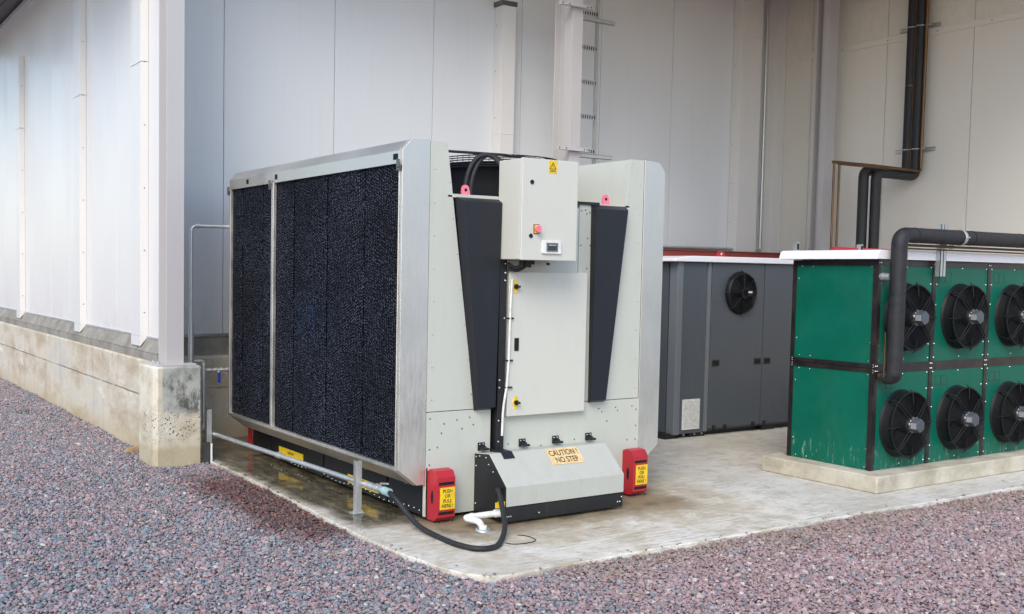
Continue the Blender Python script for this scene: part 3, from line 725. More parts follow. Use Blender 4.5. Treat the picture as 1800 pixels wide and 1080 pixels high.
# service door
b = MB(); b.box(.570, 1.248, -.045, -.001, .642, 1.608); dr = b.build('service_door', [M['cab']], ck, bevel=.006, seg=3)
for x, z in ((.620, 1.51), (.640, .735)):
    b = MB(); b.cyl((x, -.045, z), (x, -.050, z), .026, n=20); b.box(x-.012, x+.012, -.0495, -.045, z-.042, z+.042)
    b.cyl((x, -.050, z), (x, -.060, z), .017, n=16, m=1); b.box(x-.006, x+.018, -.078, -.060, z-.007, z+.007, 1)
    b.build('rotary_catch', [M['yellow'], M['black']], dr)
b = MB(); b.box(.619, .655, -.050, -.045, 1.082, 1.168); b.box(.625, .649, -.0525, -.050, 1.09, 1.16, 1); b.build('handle', [M['blackpaint'], M['hole']], dr, bevel=.002)
# control cabinet
cab = MB(); cab.box(.490, .945, -.245, -.012, 1.688, 2.332); cb = cab.build('control_cabinet', M['cab'], ck, bevel=.005, seg=3)
b = MB(); b.box(.487, .948, -.268, -.248, 1.684, 2.335); cdor = b.build('cabinet_door', M['cab'], cb, bevel=.005, seg=3)
b = MB()
for x, z in ((.563, 2.183), (.562, 1.840)): b = MB(); b.cyl((x, -.268, z), (x, -.274, z), .014, n=18); b.cyl((x, -.274, z), (x, -.2755, z), .008, n=12, m=1); b.build('lock', [M['blackpaint'], M['hole']], cb)
b = MB(); b.box(.584, .630, -.272, -.268, 1.853, 1.915, 2); b.box(.588, .626, -.2735, -.272, 1.857, 1.911, 0); b.cyl((.607, -.273, 1.884), (.607, -.296, 1.884), .019, .022, n=20, m=1); b.box(.601, .613, -.315, -.296, 1.864, 1.904, 1)
b.build('isolator_switch', [M['yellow'], M['pink'], M['blackpaint']], cb, bevel=.001)
b = MB(); b.prism([(.650, 1.733), (.658, 1.728), (.802, 1.728), (.810, 1.735), (.806, 1.808), (.798, 1.813), (.658, 1.813), (.650, 1.806)], 'y', -.268, -.281); pn = b.build('display_panel', M['pvc'], cb, bevel=.003)
b = MB(); b.box(.683, .778, -.2835, -.281, 1.742, 1.799, 0); b.box(.695, .766, -.2845, -.2835, 1.750, 1.792, 1); b.box(.70, .76, -.285, -.2845, 1.782, 1.786, 2); b.build('screen', [M['greylight'], M['screen'], M['vent']], cb)
b = MB(); b.box(.697, .765, -.2695, -.268, 2.248, 2.330); wl = b.build('warning_label', M['yellow'], cb)
b = MB(); A, B_, C_ = (.731, 2.316), (.706, 2.276), (.756, 2.276)
for p, q in ((A, B_), (B_, C_), (C_, A)): b.tube([(p[0], -.2703, p[1]), (q[0], -.2703, q[1])], .0022, 4)
b.tube([(.733, -.2703, 2.304), (.727, -.2703, 2.294), (.735, -.2703, 2.292), (.730, -.2703, 2.281)], .0015, 4)
b.box(.707, .755, -.2706, -.2695, 2.258, 2.261); b.box(.712, .750, -.2706, -.2695, 2.264, 2.267)
b.build('warning_symbol', M['ink'], cb)
b = MB()
for x, r, h in ((.60, .016, .05), (.64, .020, .045), (.665, .014, .05), (.69, .016, .03)): b.cyl((x, -.13, 1.688), (x, -.13, 1.688-h), r, n=12)
b.tube(spline([(.60, -.13, 1.65), (.57, -.10, 1.635), (.54, -.06, 1.66)], 6), .012, 8); b.tube(spline([(.64, -.13, 1.65), (.60, -.09, 1.62), (.545, -.055, 1.63)], 6), .012, 8)
b.build('cable_gland', M['rubber'], ck); b = MB(); b.cyl((.815, -.14, 1.688), (.815, -.14, 1.672), .016, n=6, m=1); b.cyl((.815, -.14, 1.672), (.815, -.14, 1.655), .012, n=10)
b.build('cable_gland', [M['rubber'], M['galv']], cb)
# caution cover at the foot
prof = [(-.001, .025), (-.001, .408), (-.155, .425), (-.345, .243), (-.345, .025)]
b = MB(); b.prism(prof, 'x', .345, .357)
for y, z in ((-.02, .39), (-.06, .40), (-.13, .40), (-.02, .33), (-.16, .36), (-.21, .32), (-.02, .08), (-.32, .05), (-.32, .09)): b.rivet((.345, y, z), (-1, 0, 0), .006, .005, 1)
b.build('cover_end', [M['blackpaint'], M['screw']], ck, bevel=.002)
b = MB(); b.prism(prof, 'x', 1.333, 1.345); b.build('cover_end', [M['blackpaint'], M['screw']], ck, bevel=.002)
b = MB(); lidp = [(-.002, .412), (-.157, .429), (-.350, .244), (-.350, .118), (-.340, .118), (-.340, .24), (-.150, .415), (-.002, .40)]
b.prism(lidp, 'x', .352, 1.348); b.build('cover_lid', M['lid'], ck, bevel=.003)
b = MB(); b.box(.357, 1.333, -.338, -.326, .022, .135); b.box(.350, 1.345, -.346, -.338, .020, .112)
for x in (.362, .376, .392, .62, 1.30, 1.32, 1.335): b.rivet((x, -.346, .055+.03*(int(x*1000) % 2)), m=1)
b.build('kick_plate', [M['blackpaint'], M['screw']], ck, bevel=.002)
b = MB(); b.box(.44, .53, -.155, -.02, .430, .434); b.add([(.44, -.158, .434), (.53, -.158, .434), (.53, -.198, .394), (.44, -.198, .394)], [(0, 1, 2, 3)]); b.build('cable_entry', M['black'], ck, fixn=False)
for x in (.395, .735, 1.025, 1.325):
    b = MB(); b.box(x-.028, x+.028, -.008, -.001, .425, .478); b.box(x-.024, x+.030, -.055, -.008, .432, .446); b.cyl((x-.03, -.012, .446), (x+.03, -.012, .446), .008, n=10)
    b.rivet((x-.014, -.008, .466), m=1, r=.006); b.rivet((x+.014, -.008, .466), m=1, r=.006)
    b.build('hinge', [M['blackpaint'], M['screw']], ck, bevel=.002)
# caution sign on the slope
s0 = Vector((0, -.157, .429)); s1 = Vector((0, -.350, .244)); sdir = (s1-s0).normalized(); nrm = Vector((0, sdir.z, -sdir.y)); nrm = nrm if nrm.z > 0 else -nrm
def onslope(x, t, o=.002): return Vector((x, 0, 0))+s0+sdir*t+nrm*o
b = MB(); c4 = [onslope(.80, .010), onslope(1.078, .010), onslope(1.078, .140), onslope(.80, .140)]; b.loft(c4, [p+nrm*.001 for p in c4]); cs = b.build('caution_sign', M['peach'], ck)
lettering('sign_lettering', "CAUTION !\nNO STEP", M['ink'], cs, onslope(.939, .075, .0015), (1, 0, 0), -sdir, .062, width=.245, off=.0022, line=.92)
# red bumpers
def bumper(x0, x1):
    yf = -.115; b = MB()
    P = [(0, .012), (0, .322), (-.03, .34), (-.085, .335), (yf, .295), (yf, .04), (-.08, .012)]
    b.prism(P, 'x', x0, x1)
    b.loft([(x0-.0012, -.06+.014*math.cos(a), .165+.045*math.sin(a)) for a in np.arange(0, 6.28, .4)], [(x0+.001, -.06+.014*math.cos(a), .165+.045*math.sin(a)) for a in np.arange(0, 6.28, .4)], 1)
    for zz in (.256, .066): b.box(x0+.014, x1-.010, yf-.0012, yf+.002, zz-.010, zz+.010, 1)
    for x, z in ((x0+.03, .318), (x1-.02, .30), (x0+.02, .035), (x1-.02, .035)): b.rivet((x, yf+.012 if z > .2 else yf, z-.02), m=1, r=.007)
    o = b.build('push_bumper', [M['red'], M['hole']], ck, bevel=.005)
    k = MB(); k.box(x0+.022, x1-.004, yf-.0042, yf-.0022, .090, .232); k.build('push_label', M['yellow'], o)
    lettering('label_lettering', "PUSH\nOR\nPULL\nHERE !", M['ink'], o, ((x0+x1)/2+.009, yf-.0042, .161), (1, 0, 0), (0, 0, 1), .032, width=.085, off=.001, line=.98)
bumper(-.022, .118); bumper(1.660, 1.800)
# pad modules: frames, pads
mods = []
for side in (0, 1):
    fx = (lambda x: x) if not side else (lambda x: 1.76-x)
    P = [(-.245, .345), (-.245, 2.355), (-.184, 2.422), (-.041, 2.430), (-.041, .236), (-.105, .236)]
    b = MB(); b.prism([(fx(x), z) for x, z in P], 'y', -.004, .022)
    b.build('end_cap', M['silver'], ck, bevel=.003)
    b = MB(); b.prism([(fx(x), z) for x, z in P], 'y', D-.02, D+.004); b.build('end_cap', M['silver'], ck, bevel=.003)
    # top hood
    b = MB(); b.prism([(fx(x), z) for x, z in [(-.249, 2.272), (-.249, 2.352), (-.187, 2.420), (-.041, 2.428), (-.041, 2.40), (-.20, 2.39), (-.225, 2.35), (-.225, 2.272)]], 'y', .024, D-.022)
    if not side:
        for yy in (.075, 1.885, 2.455): b.box(-.2515, -.2485, yy-.028 if yy < 1 else yy-.022, yy+.028 if yy < 1 else yy+.022, 2.296, 2.334, 1)
    b.build('top_hood', [M['silver'], M['hole']], ck, bevel=.003)
    b = MB(); b.prism([(fx(x), z) for x, z in [(-.252, .340), (-.252, .362), (-.10, .362), (-.041, .30), (-.041, .232), (-.108, .232)]], 'y', .024, D-.022); b.build('drip_tray', M['silver'], ck, bevel=.002)
    for y0, y1 in ((.003, .030), (1.905, 1.985), (D-.035, D-.004)):
        b = MB()
        if y0 == 1.905:
            b.box(*sorted((fx(-.254), fx(-.225))), 1.925, 1.965, .362, 2.272)
        else: b.box(*sorted((fx(-.251), fx(-.225))), y0+.022 if y0 < .1 else y0, y1+.004 if y0 < .1 else y1-.018, .362, 2.272)
        b.build('pad_frame', M['silver'], ck, bevel=.003)
    # pads with true corrugated relief
    for y0, y1 in ((.036, .505), (.515, 1.047), (1.057, 1.597), (1.607, 1.922), (1.968, 2.187), (2.197, 2.607), (2.617, 2.82)):
        ny, nz = max(6, int((y1-y0)/.0085)), 210; bow = .012
        yy = np.linspace(y0, y1, ny+1); zz = np.linspace(.364, 2.27, nz+1)
        Yg, Zg = np.meshgrid(yy, zz, indexing='ij')
        t_ = (Yg-y0)/(y1-y0); h = bow*(4*t_*(1-t_))**.5*.6
        fl = .0022*np.sin(2*np.pi*(Yg*1.0+.35*Zg)/.021+1.3*np.sin(Zg*28))*np.sin(2*np.pi*(Zg-.4*Yg)/.030)
        xx = -.222-h-fl-rng.uniform(0, .0006, Yg.shape)
        b = MB(); vs = list(zip(*( (xx if not side else 1.76-xx).ravel(), Yg.ravel(), Zg.ravel())))
        ix = np.arange((ny+1)*(nz+1)).reshape(ny+1, nz+1)
        fs = list(zip(ix[:-1, :-1].ravel().tolist(), ix[:-1, 1:].ravel().tolist(), ix[1:, 1:].ravel().tolist(), ix[1:, :-1].ravel().tolist()))
        if side and False: pass
        b.add(vs, fs if not side else [f[::-1] for f in fs], 0, True)
        b.build('cooling_pad', M['pad'] if int(y0*10) in (5, 16, 21) else M['pad_b'], ck, fixn=False)
        if side: pass
    b = MB(); b.box(*sorted((fx(-.210), fx(-.05))), .03, D-.03, .366, 2.38); b.build('pad_backing', M['hole'], ck)
for y in (1.975, .02, 2.84):
    b = MB(); b.box(-.268, -.252, y-.014, y+.014, 2.225, 2.262); b.box(-.275, -.262, y-.02, y+.005, 2.245, 2.295); b.build('pad_clip', M['darkscrew'], ck, bevel=.002)
b = MB(); b.box(2.01, 2.03, .03, .06, 2.22, 2.30); b.box(2.005, 2.015, .02, .07, 2.24, 2.28); b.build('pad_clip', M['rubber'], ck)
# chassis
b = MB(); b.box(-.020, 1.78, .032, D-.01, .03, .34)
for a, c in ((.055, .465), (.505, 1.43), (1.47, 2.41), (2.45, 2.80)): b.box(-.030, -.020, a, c, .025, .335)
for y in np.arange(.08, 2.8, .065): b.rivet((-.030, y, .045+.012*math.sin(y*9)), (-1, 0, 0), .005, .003, 1)
for y in (.25, .8, 1.2, 1.7, 2.2): b.rivet((-.030, y, .20), (-1, 0, 0), .006, .004, 1)
b.box(-.034, -.02, .0, .030, .02, .345); 
ch = b.build('chassis', [M['blackpaint'], M['screw']], ck, bevel=.002)
b = MB(); b.box(.34, 1.42, .035, D-.02, .34, 2.078); b.build('core_housing', M['blackpaint'], ck)
for y0, y1, z0, z1 in ((1.81, 2.27, .082, .140), (.61, 1.06, .058, .120)):
    b = MB(); b.box(-.0325, -.0308, y0, y1, z0, z1); lb = b.build('caution_label', M['yellow'], ck)
    lettering('label_lettering', "CAUTION !", M['ink'], lb, (-.0325, (y0+y1)/2, (z0+z1)/2), (0, -1, 0), (0, 0, 1), .030, width=.13, off=.001)
b = MB(); b.box(-.042, -.02, D-.005, D+.025, .02, .32); b.box(-.055, -.042, D+.005, D+.02, .06, .28); b.build('corner_guard', M['red'], ck, bevel=.003)
# top deck, fan shrouds, guards
b = MB(); b.box(.10, 1.66, .0, D, 2.080, 2.092); b.box(.13, .50, -.01, .02, 2.078, 2.10); b.box(1.17, 1.37, -.012, .05, 2.082, 2.102, 1); b.build('top_deck', [M['cream'], M['blackpaint']], ck)
for yc in (.56, 1.45, 2.34):
    b = MB(); c = (.88, yc, 2.092)
    b.lathe([(.475, 0), (.46, .02), (.425, .05), (.425, .235), (.45, .262), (.44, .265), (.412, .24), (.412, .02)], c, (0, 0, 1), 64)
    fn = b.build('roof_fan', M['shroud'], ck)
    g_ = MB()
    for k in range(12): g_.tube([(.88+(.09+.03*k)*math.cos(a), yc+(.09+.03*k)*math.sin(a), 2.092+.30-.0035*k) for a in np.arange(0, 6.28, .13)], .0025, 4, closed=True)
    for a in np.arange(0, 6.28, math.pi/6):
        g_.tube([(.88+.08*math.cos(a), yc+.08*math.sin(a), 2.394), (.88+.42*math.cos(a), yc+.42*math.sin(a), 2.352), (.88+.45*math.cos(a), yc+.45*math.sin(a), 2.345), (.88+.45*math.cos(a), yc+.45*math.sin(a), 2.20)], .004, 5)
    for a in np.arange(0, 6.28, math.pi/30): g_.tube([(.88+.452*math.cos(a), yc+.452*math.sin(a), 2.33), (.88+.452*math.cos(a), yc+.452*math.sin(a), 2.40), (.88+.36*math.cos(a), yc+.36*math.sin(a), 2.415)], .0022, 4)
    for zr in (2.345, 2.36, 2.375, 2.39, 2.405, 2.42): g_.tube([(.88+.452*math.cos(a), yc+.452*math.sin(a), zr-.02) for a in np.arange(0, 6.28, .1)], .004, 5, closed=True)
    g_.build('fan_guard', M['blade'], fn)
    h_ = MB(); h_.cyl((.88, yc, 2.15), (.88, yc, 2.36), .08, n=24)
    for k in range(5):
        a = k*2*math.pi/5; u = Vector((math.cos(a), math.sin(a), 0)); v_ = Vector((-math.sin(a), math.cos(a), 0)); o0 = Vector((.88, yc, 2.22))
        q = [o0+u*.07-v_*.05+Vector((0, 0, -.03)), o0+u*.40-v_*.09+Vector((0, 0, -.02)), o0+u*.40+v_*.08+Vector((0, 0, .04)), o0+u*.07+v_*.05+Vector((0, 0, .03))]
        h_.loft(q, [p+Vector((0, 0, .006)) for p in q])
    h_.build('fan_rotor', M['blade'], fn)
# lifting lugs
for x, y in ((.262, .03), (1.470, .03)):
    b = MB(); n = 12; P = [(x-.032, 2.085), (x+.032, 2.085), (x+.026, 2.125)]+[(x-.006+.028*math.cos(a), 2.140+.026*math.sin(a)) for a in np.linspace(0, math.pi, 8)]+[(x-.036, 2.12)]
    b.prism(P, 'y', y, y+.012); b.loft([(x-.005+.011*math.cos(a), y-.001, 2.133+.011*math.sin(a)) for a in np.arange(0, 6.28, .5)], [(x-.005+.011*math.cos(a), y+.002, 2.133+.011*math.sin(a)) for a in np.arange(0, 6.28, .5)], 1)
    b.build('lifting_lug', [M['pink'], M['hole']], ck)
b = MB()
for o in (0, .045): b.tube(spline([(.29+o, .10, 2.09), (.31+o, .10, 2.22), (.36+o, .10, 2.325), (.43+o*.6, .08, 2.375), (.50+o*.5, .05, 2.355), (.53+o, .0, 2.28), (.54+o, -.02, 2.18)], 8), .015, 12)
b.build('flexible_conduit', M['rubber'], ck)
b = MB(); b.tube([(.12, .13, 2.385), (.60, .10, 2.39), (1.0, .12, 2.38), (1.05, .2, 2.34)], .009, 8); b.tube([(.12, .13, 2.36), (.12, .13, 2.09)], .008, 6); b.build('cable_bundle', M['rubber'], ck)

# ================================================================== pipework round the cooler
gp = thing('water_supply_pipe', (-.37, 1.5, 0), 'galvanised water pipe running low along the pad side of the cooler', 'pipe')
b = MB(); b.tube([(-.47, 2.86, .215), (-.455, 2.72, .212), (-.29, .40, .200), (-.272, .22, .198)], .0175, 16)
for p, q in (((-.372, 1.55, .206), (-.368, 1.50, .206)), ((-.285, .33, .199), (-.279, .26, .198)), ((-.4735, 2.84, .2155), (-.478, 2.90, .216))): b.cyl(p, q, .023, n=16)
b.build('pipe_run', M['galv'], gp)
b = MB(); b.cyl((-.279, .26, .198), (-.270, .13, .197), .021, n=16); b.cyl((-.272, .215, .198), (-.270, .185, .198), .030, n=8, sm=False); b.tube([(-.27, .17, .215), (-.27, .17, .235), (-.26, .09, .245)], .007, 8); b.build('ball_valve', M['galv'], gp)
b = MB(); b.cyl((-.270, .13, .197), (-.264, .065, .194), .027, n=16); b.build('hose_coupling', M['teal'], gp)
def upost(x, y, z1, label):
    b = MB(); w_ = .021; b.box(x-w_, x+w_, y-w_, y-w_+.004, 0, z1); b.box(x-w_, x-w_+.004, y-w_+.004, y+w_, 0, z1); b.box(x+w_-.004, x+w_, y-w_+.004, y+w_, 0, z1)
    b.box(x-w_-.02, x+w_+.02, y-w_-.01, y+w_+.02, 0.001, .008); b.cyl((x-.03, y-.01, .008), (x-.03, y-.01, .022), .009, n=6); b.cyl((x+.03, y-.01, .008), (x+.03, y-.01, .022), .009, n=6)
    tag(b.build('pipe_post', M['galv'], origin=(x, y, 0), bevel=.0015, seg=1), label, 'post', 'channel posts holding the low water pipe')
upost(-.320, .385, .352, 'galvanised channel post holding the low water pipe, beside the yellow label and hose end')
upost(-.492, 2.68, .42, 'galvanised channel post holding the low water pipe, next to the concrete pier')
b = MB(); b.tube(spline([(-.264, .065, .194), (-.258, .0, .17), (-.235, -.09, .10), (-.215, -.22, .035), (-.212, -.42, .018), (-.212, -.62, .018), (-.16, -.76, .018), (-.05, -.775, .018), (.07, -.68, .022), (.195, -.545, .06), (.262, -.43, .13), (.292, -.36, .195), (.315, -.31, .225), (.345, -.26, .20)], 10), .0165, 14)
tag(b.build('rubber_hose', M['rubber'], origin=(-.2, -.4, 0)), 'thick black rubber hose looping over the slab to the caution cover', 'hose')
b = MB(); b.tube(bend([(.345, -.312, .078), (.088, -.262, .062), (.135, -.368, .056), (.153, -.378, .002)], .035, 6), .0205, 16)
b.cyl((.295, -.302, .075), (.345, -.312, .078), .026, n=16); b.cyl((.130, -.270, .0645), (.150, -.274, .066), .024, n=16); b.cyl((.1515, -.377, .030), (.153, -.378, .004), .026, n=16)
tag(b.build('drain_pipe', M['pvc'], origin=(.1, -.3, 0)), 'bent white plastic drain pipe coming out of the caution cover', 'pipe')
b = MB(); b.lathe([(.034, .0), (.034, .012), (.046, .012), (.05, .0)], (.153, -.378, .0), (0, 0, 1), 20); tag(b.build('drain_collar', M['galv'], origin=(.153, -.378, 0)), 'small rusty collar in the slab where the white drain pipe ends', 'collar')
b = MB(); b.box(.270, .344, -.345, -.340, .118, .155); b.tube([(.29, -.34, .15), (.293, -.35, .17)], .004, 6)
tag(b.build('hose_tag', M['yellow'], origin=(.31, -.34, .12), bevel=.002), 'small yellow tag tied to the black hose by the caution cover', 'tag')
b = MB(); b.tube([(.20+.11*math.cos(a), -.66+.10*math.sin(a)+.008*math.sin(3*a), .003) for a in np.arange(-2.9, 1.0, .1)], .003, 5)  # raised dark tube standing for a circular crack in the slab
tag(b.build('slab_crack_arc', M['rubber'], origin=(.20, -.66, 0)), 'thin dark wire lying in a curve on the slab beside the hose', 'crack')
# pipes by the pier
vp = thing('riser_pipe', (-.56, 2.9, .8), 'galvanised riser pipe beside the pier column, bending over behind the cooler', 'pipe')
b = MB(); b.tube(bend([(-.575, 2.885, .80), (-.575, 2.885, 1.955), (.30, 2.885, 1.965)], .05), .015, 14); b.cyl((-.575, 2.885, .80), (-.575, 2.885, 1.125), .024, n=16)
for p, q in (((-.575, 2.885, 1.88), (-.575, 2.885, 1.92)), ((-.54, 2.885, 1.957), (-.50, 2.885, 1.958))): b.cyl(p, q, .02, n=14)
b.build('pipe_run', M['galv'], vp)
b = MB(); b.tube(bend([(-.56, 2.93, .80), (-.445, 2.93, .805), (-.445, 2.93, .245), (-.47, 2.90, .216)], .035), .015, 14)
for z in (.775, .74): b.cyl((-.445, 2.93, z+.012), (-.445, 2.93, z-.012), .021, n=14)
b.build('branch_pipe', M['galv'], vp)
b = MB(); b.tube([(-.445, 2.93, .725), (.05, 2.93, .72)], .013, 12)
for x in (-.40, -.35, -.30, -.24, -.20): b.cyl((x, 2.93, .724), (x+.022, 2.93, .7235), .020, n=10)
b.build('branch_pipe', M['galv'], vp)
b = MB(); b.cyl((-.315, 2.93, .72), (-.315, 2.905, .70), .010, n=8, m=1); b.box(-.327, -.303, 2.895, 2.905, .615, .70); b.build('valve_handle', [M['blue'], M['galv']], vp, bevel=.003)
b = MB(); b.loft([(-.575, 2.60, -.05), (-.525, 2.56, -.05), (-.515, 2.575, -.05), (-.565, 2.615, -.05)], [(-.570, 2.61, .165), (-.52, 2.575, .155), (-.51, 2.59, .155), (-.56, 2.625, .165)]); b.loft([(-.521, 2.555, -.05), (-.509, 2.545, -.05), (-.503, 2.565, -.05), (-.515, 2.575, -.05)], [(-.515, 2.57, .15), (-.503, 2.56, .15), (-.497, 2.58, .15), (-.509, 2.59, .15)], 1)
tag(b.build('black_board', [M['blackpaint'], M['galv']], origin=(-.55, 2.59, 0)), 'short black board wedged between the pier and the slab edge', 'board')
b = MB(); b.loft([(-1.02, 3.25, .0), (-.87, 3.30, .0), (-.87, 3.40, .0), (-1.01, 3.36, 0)], [(-1.0, 3.27, .035), (-.86, 3.31, .04), (-.86, 3.39, .04), (-.98, 3.35, .03)])
tag(b.build('wood_offcut', M['wood'], origin=(-.94, 3.32, 0)), 'pale splintered wood offcut lying in the gravel behind the pier', 'wood')

# ================================================================== GREY UNIT
gu = thing('grey_chiller', (5.3, 2.4, 0), 'dark grey enclosure with one round fan and a white roof, behind the cooler', 'chiller')
Y0 = 1.65
b = MB(); b.box(3.90, 6.75, Y0+.03, 3.25, .05, 1.73); b.box(3.88, 3.90, Y0+.12, 3.2, .05, 1.73); b.build('housing', M['greyunit'], gu, bevel=.003)
b = MB(); b.box(3.872, 3.88, Y0+.30, 2.9, .07, 1.71); b.box(3.868, 3.873, Y0+.55, Y0+.60, .76, .92, 1); b.cyl((3.872, Y0+.4, 1.55), (3.86, Y0+.4, 1.55), .014, n=10, m=1); b.build('end_door', [M['greyunit'], M['hole']], gu, bevel=.003)
b = MB(); b.box(3.875, 3.955, Y0-.008, Y0+.10, .04, 1.735); b.build('corner_post', M['greylight'], gu, bevel=.008, seg=3)
b = MB(); b.box(3.957, 4.285, Y0, Y0+.03, .045, 1.73); pp = b.build('front_panel', M['greyunit'], gu, bevel=.004)
b = MB(); b.box(3.990, 4.228, Y0-.012, Y0, .085, .385)
for z in np.arange(.11, .365, .018): b.box(4.01, 4.208, Y0-.018, Y0-.012, z, z+.010)
b.build('louvre', M['vent'], gu, bevel=.002)
b = MB(); b.box(4.298, 4.345, Y0-.004, Y0+.03, .05, 1.735); b.build('corner_post', M['greylight'], gu, bevel=.003)
def gpanel(x0, x1, name):
    b = MB(); b.box(x0, x1, Y0-.004, Y0+.03, .075, 1.73); return b.build(name, M['greyunit'], gu, bevel=.004)
d1 = gpanel(4.355, 5.125, 'access_door'); d2 = gpanel(5.135, 5.90, 'access_door'); d3 = gpanel(5.91, 6.7, 'access_door')
for x, d in ((4.44, d1), (5.055, d1), (5.205, d2)):
    b = MB(); b.box(x-.048, x+.048, Y0-.010, Y0-.004, .700, .762); b.box(x-.036, x+.036, Y0-.0115, Y0-.010, .712, .750, 1); b.build('handle', [M['blackpaint'], M['hole']], d, bevel=.002)
for x, d in ((4.44, d1), (4.60, d1), (5.02, d1), (5.19, d2)):
    b = MB(); b.box(x-.02, x+.02, Y0-.012, Y0-.004, .06, .105); b.build('hinge', M['blackpaint'], d)
fc = Vector((4.76, Y0-.004, 1.435))
b = MB(); b.lathe([(.215, 0), (.21, .03), (.20, .05), (.185, .055), (.18, 0.004)], fc, (0, -1, 0), 48); b.lathe([(.18, .006), (.0, .006)], fc, (0, -1, 0), 48, 1); fo = b.build('door_fan', [M['blade'], M['hole']], gu)
b = MB()
for k in range(11): b.tube([(fc.x+(.05+.0135*k)*math.cos(a), fc.y-.058, fc.z+(.05+.0135*k)*math.sin(a)) for a in np.arange(0, 6.28, .16)], .0022, 4, closed=True)
for a in np.arange(0, 6.28, math.pi/4): b.tube([(fc.x+.04*math.cos(a), fc.y-.06, fc.z+.04*math.sin(a)), (fc.x+.20*math.cos(a), fc.y-.055, fc.z+.20*math.sin(a)), (fc.x+.225*math.cos(a), fc.y-.01, fc.z+.225*math.sin(a))], .005, 5)
b.build('fan_guard', M['blade'], fo)
b = MB(); b.cyl((fc.x, fc.y-.01, fc.z), (fc.x, fc.y-.075, fc.z), .06, n=24)
for k in range(5):
    a = k*2*math.pi/5+.2; u = Vector((math.cos(a), 0, math.sin(a))); v_ = Vector((-math.sin(a), 0, math.cos(a))); o0 = fc+Vector((0, -.03, 0))
    q = [o0+u*.05-v_*.03, o0+u*.17-v_*.05, o0+u*.17+v_*.045, o0+u*.05+v_*.03]; q[0].y += .01; q[1].y += .01; q[2].y -= .01; q[3].y -= .01
    b.loft(q, [p+Vector((0, -.004, 0)) for p in q])
b.box(fc.x+.005, fc.x+.075, fc.y-.10, fc.y-.06, fc.z-.03, fc.z+.035); b.build('fan_motor', M['blade'], fo)
b = MB(); b.box(fc.x+.012, fc.x+.068, fc.y-.1015, fc.y-.10, fc.z+.0, fc.z+.018); b.build('motor_label', M['vent'], fo)
b = MB(); rp = [(3.79, 1.735), (3.80, 1.770), (4.05, 1.795), (6.7, 1.795), (6.83, 1.77), (6.83, 1.735)]
b.prism(rp, 'y', Y0-.05, 3.3); b.build('roof', M['white'], gu, bevel=.01)
b = MB(); b.prism([(4.43, 1.785), (4.57, 1.785), (4.535, 1.85), (4.465, 1.85)], 'y', Y0+.02, Y0+.035); b.cyl((4.50, Y0+.018, 1.822), (4.50, Y0+.022, 1.822), .012, n=12, m=1); b.build('lifting_lug', [M['red'], M['vent']], gu)
b = MB()
for x0, x1 in ((3.80, 3.98), (4.13, 4.35), (5.2, 5.4), (6.4, 6.6)): b.box(x0, x1, Y0+.03, Y0+.2, .0, .05)
b.box(3.95, 6.7, Y0+.08, 3.2, .0, .05)
for x in (4.05, 4.2, 4.3): b.cyl((x, Y0+.02, .03), (x, Y0+.05, .03), .01, n=8, m=1)
b.build('base_frame', [M['blackpaint'], M['galv']], gu)
b = MB(); b.box(3.5, 7.75, 3.36, 3.46, 1.80, 1.90); b.box(3.5, 7.75, 3.34, 3.48, 1.90, 1.912)
for x in (3.6, 5.6, 7.6): b.box(x, x+.08, 3.37, 3.45, 0, 1.80)
tag(b.build('red_beam', M['redbeam'], origin=(5.6, 3.4, 0), bevel=.004), 'dull red steel beam on legs just behind the white roof of the grey unit', 'beam')
b = MB(); b.tube([(3.4, 3.70, 1.945), (7.47, 3.70, 1.955)], .016, 12); b.tube([(3.4, 3.735, 1.93), (7.3, 3.735, 1.935)], .010, 8)
b.cyl((7.40, 3.70, 1.955), (7.44, 3.70, 1.955), .024, n=12)
b.tube(bend([(7.44, 3.70, 1.955), (7.50, 3.70, 1.955), (7.50, 3.70, 5.3)], .04), .019, 14)
for z in (2.6, 3.4, 4.2): b.cyl((7.50, 3.70, z), (7.50, 3.70, z+.05), .025, n=12)
tag(b.build('wall_conduit', M['galv'], origin=(6, 3.7, 1.9)), 'galvanised conduit along the rear wall and up its far right corner', 'conduit')

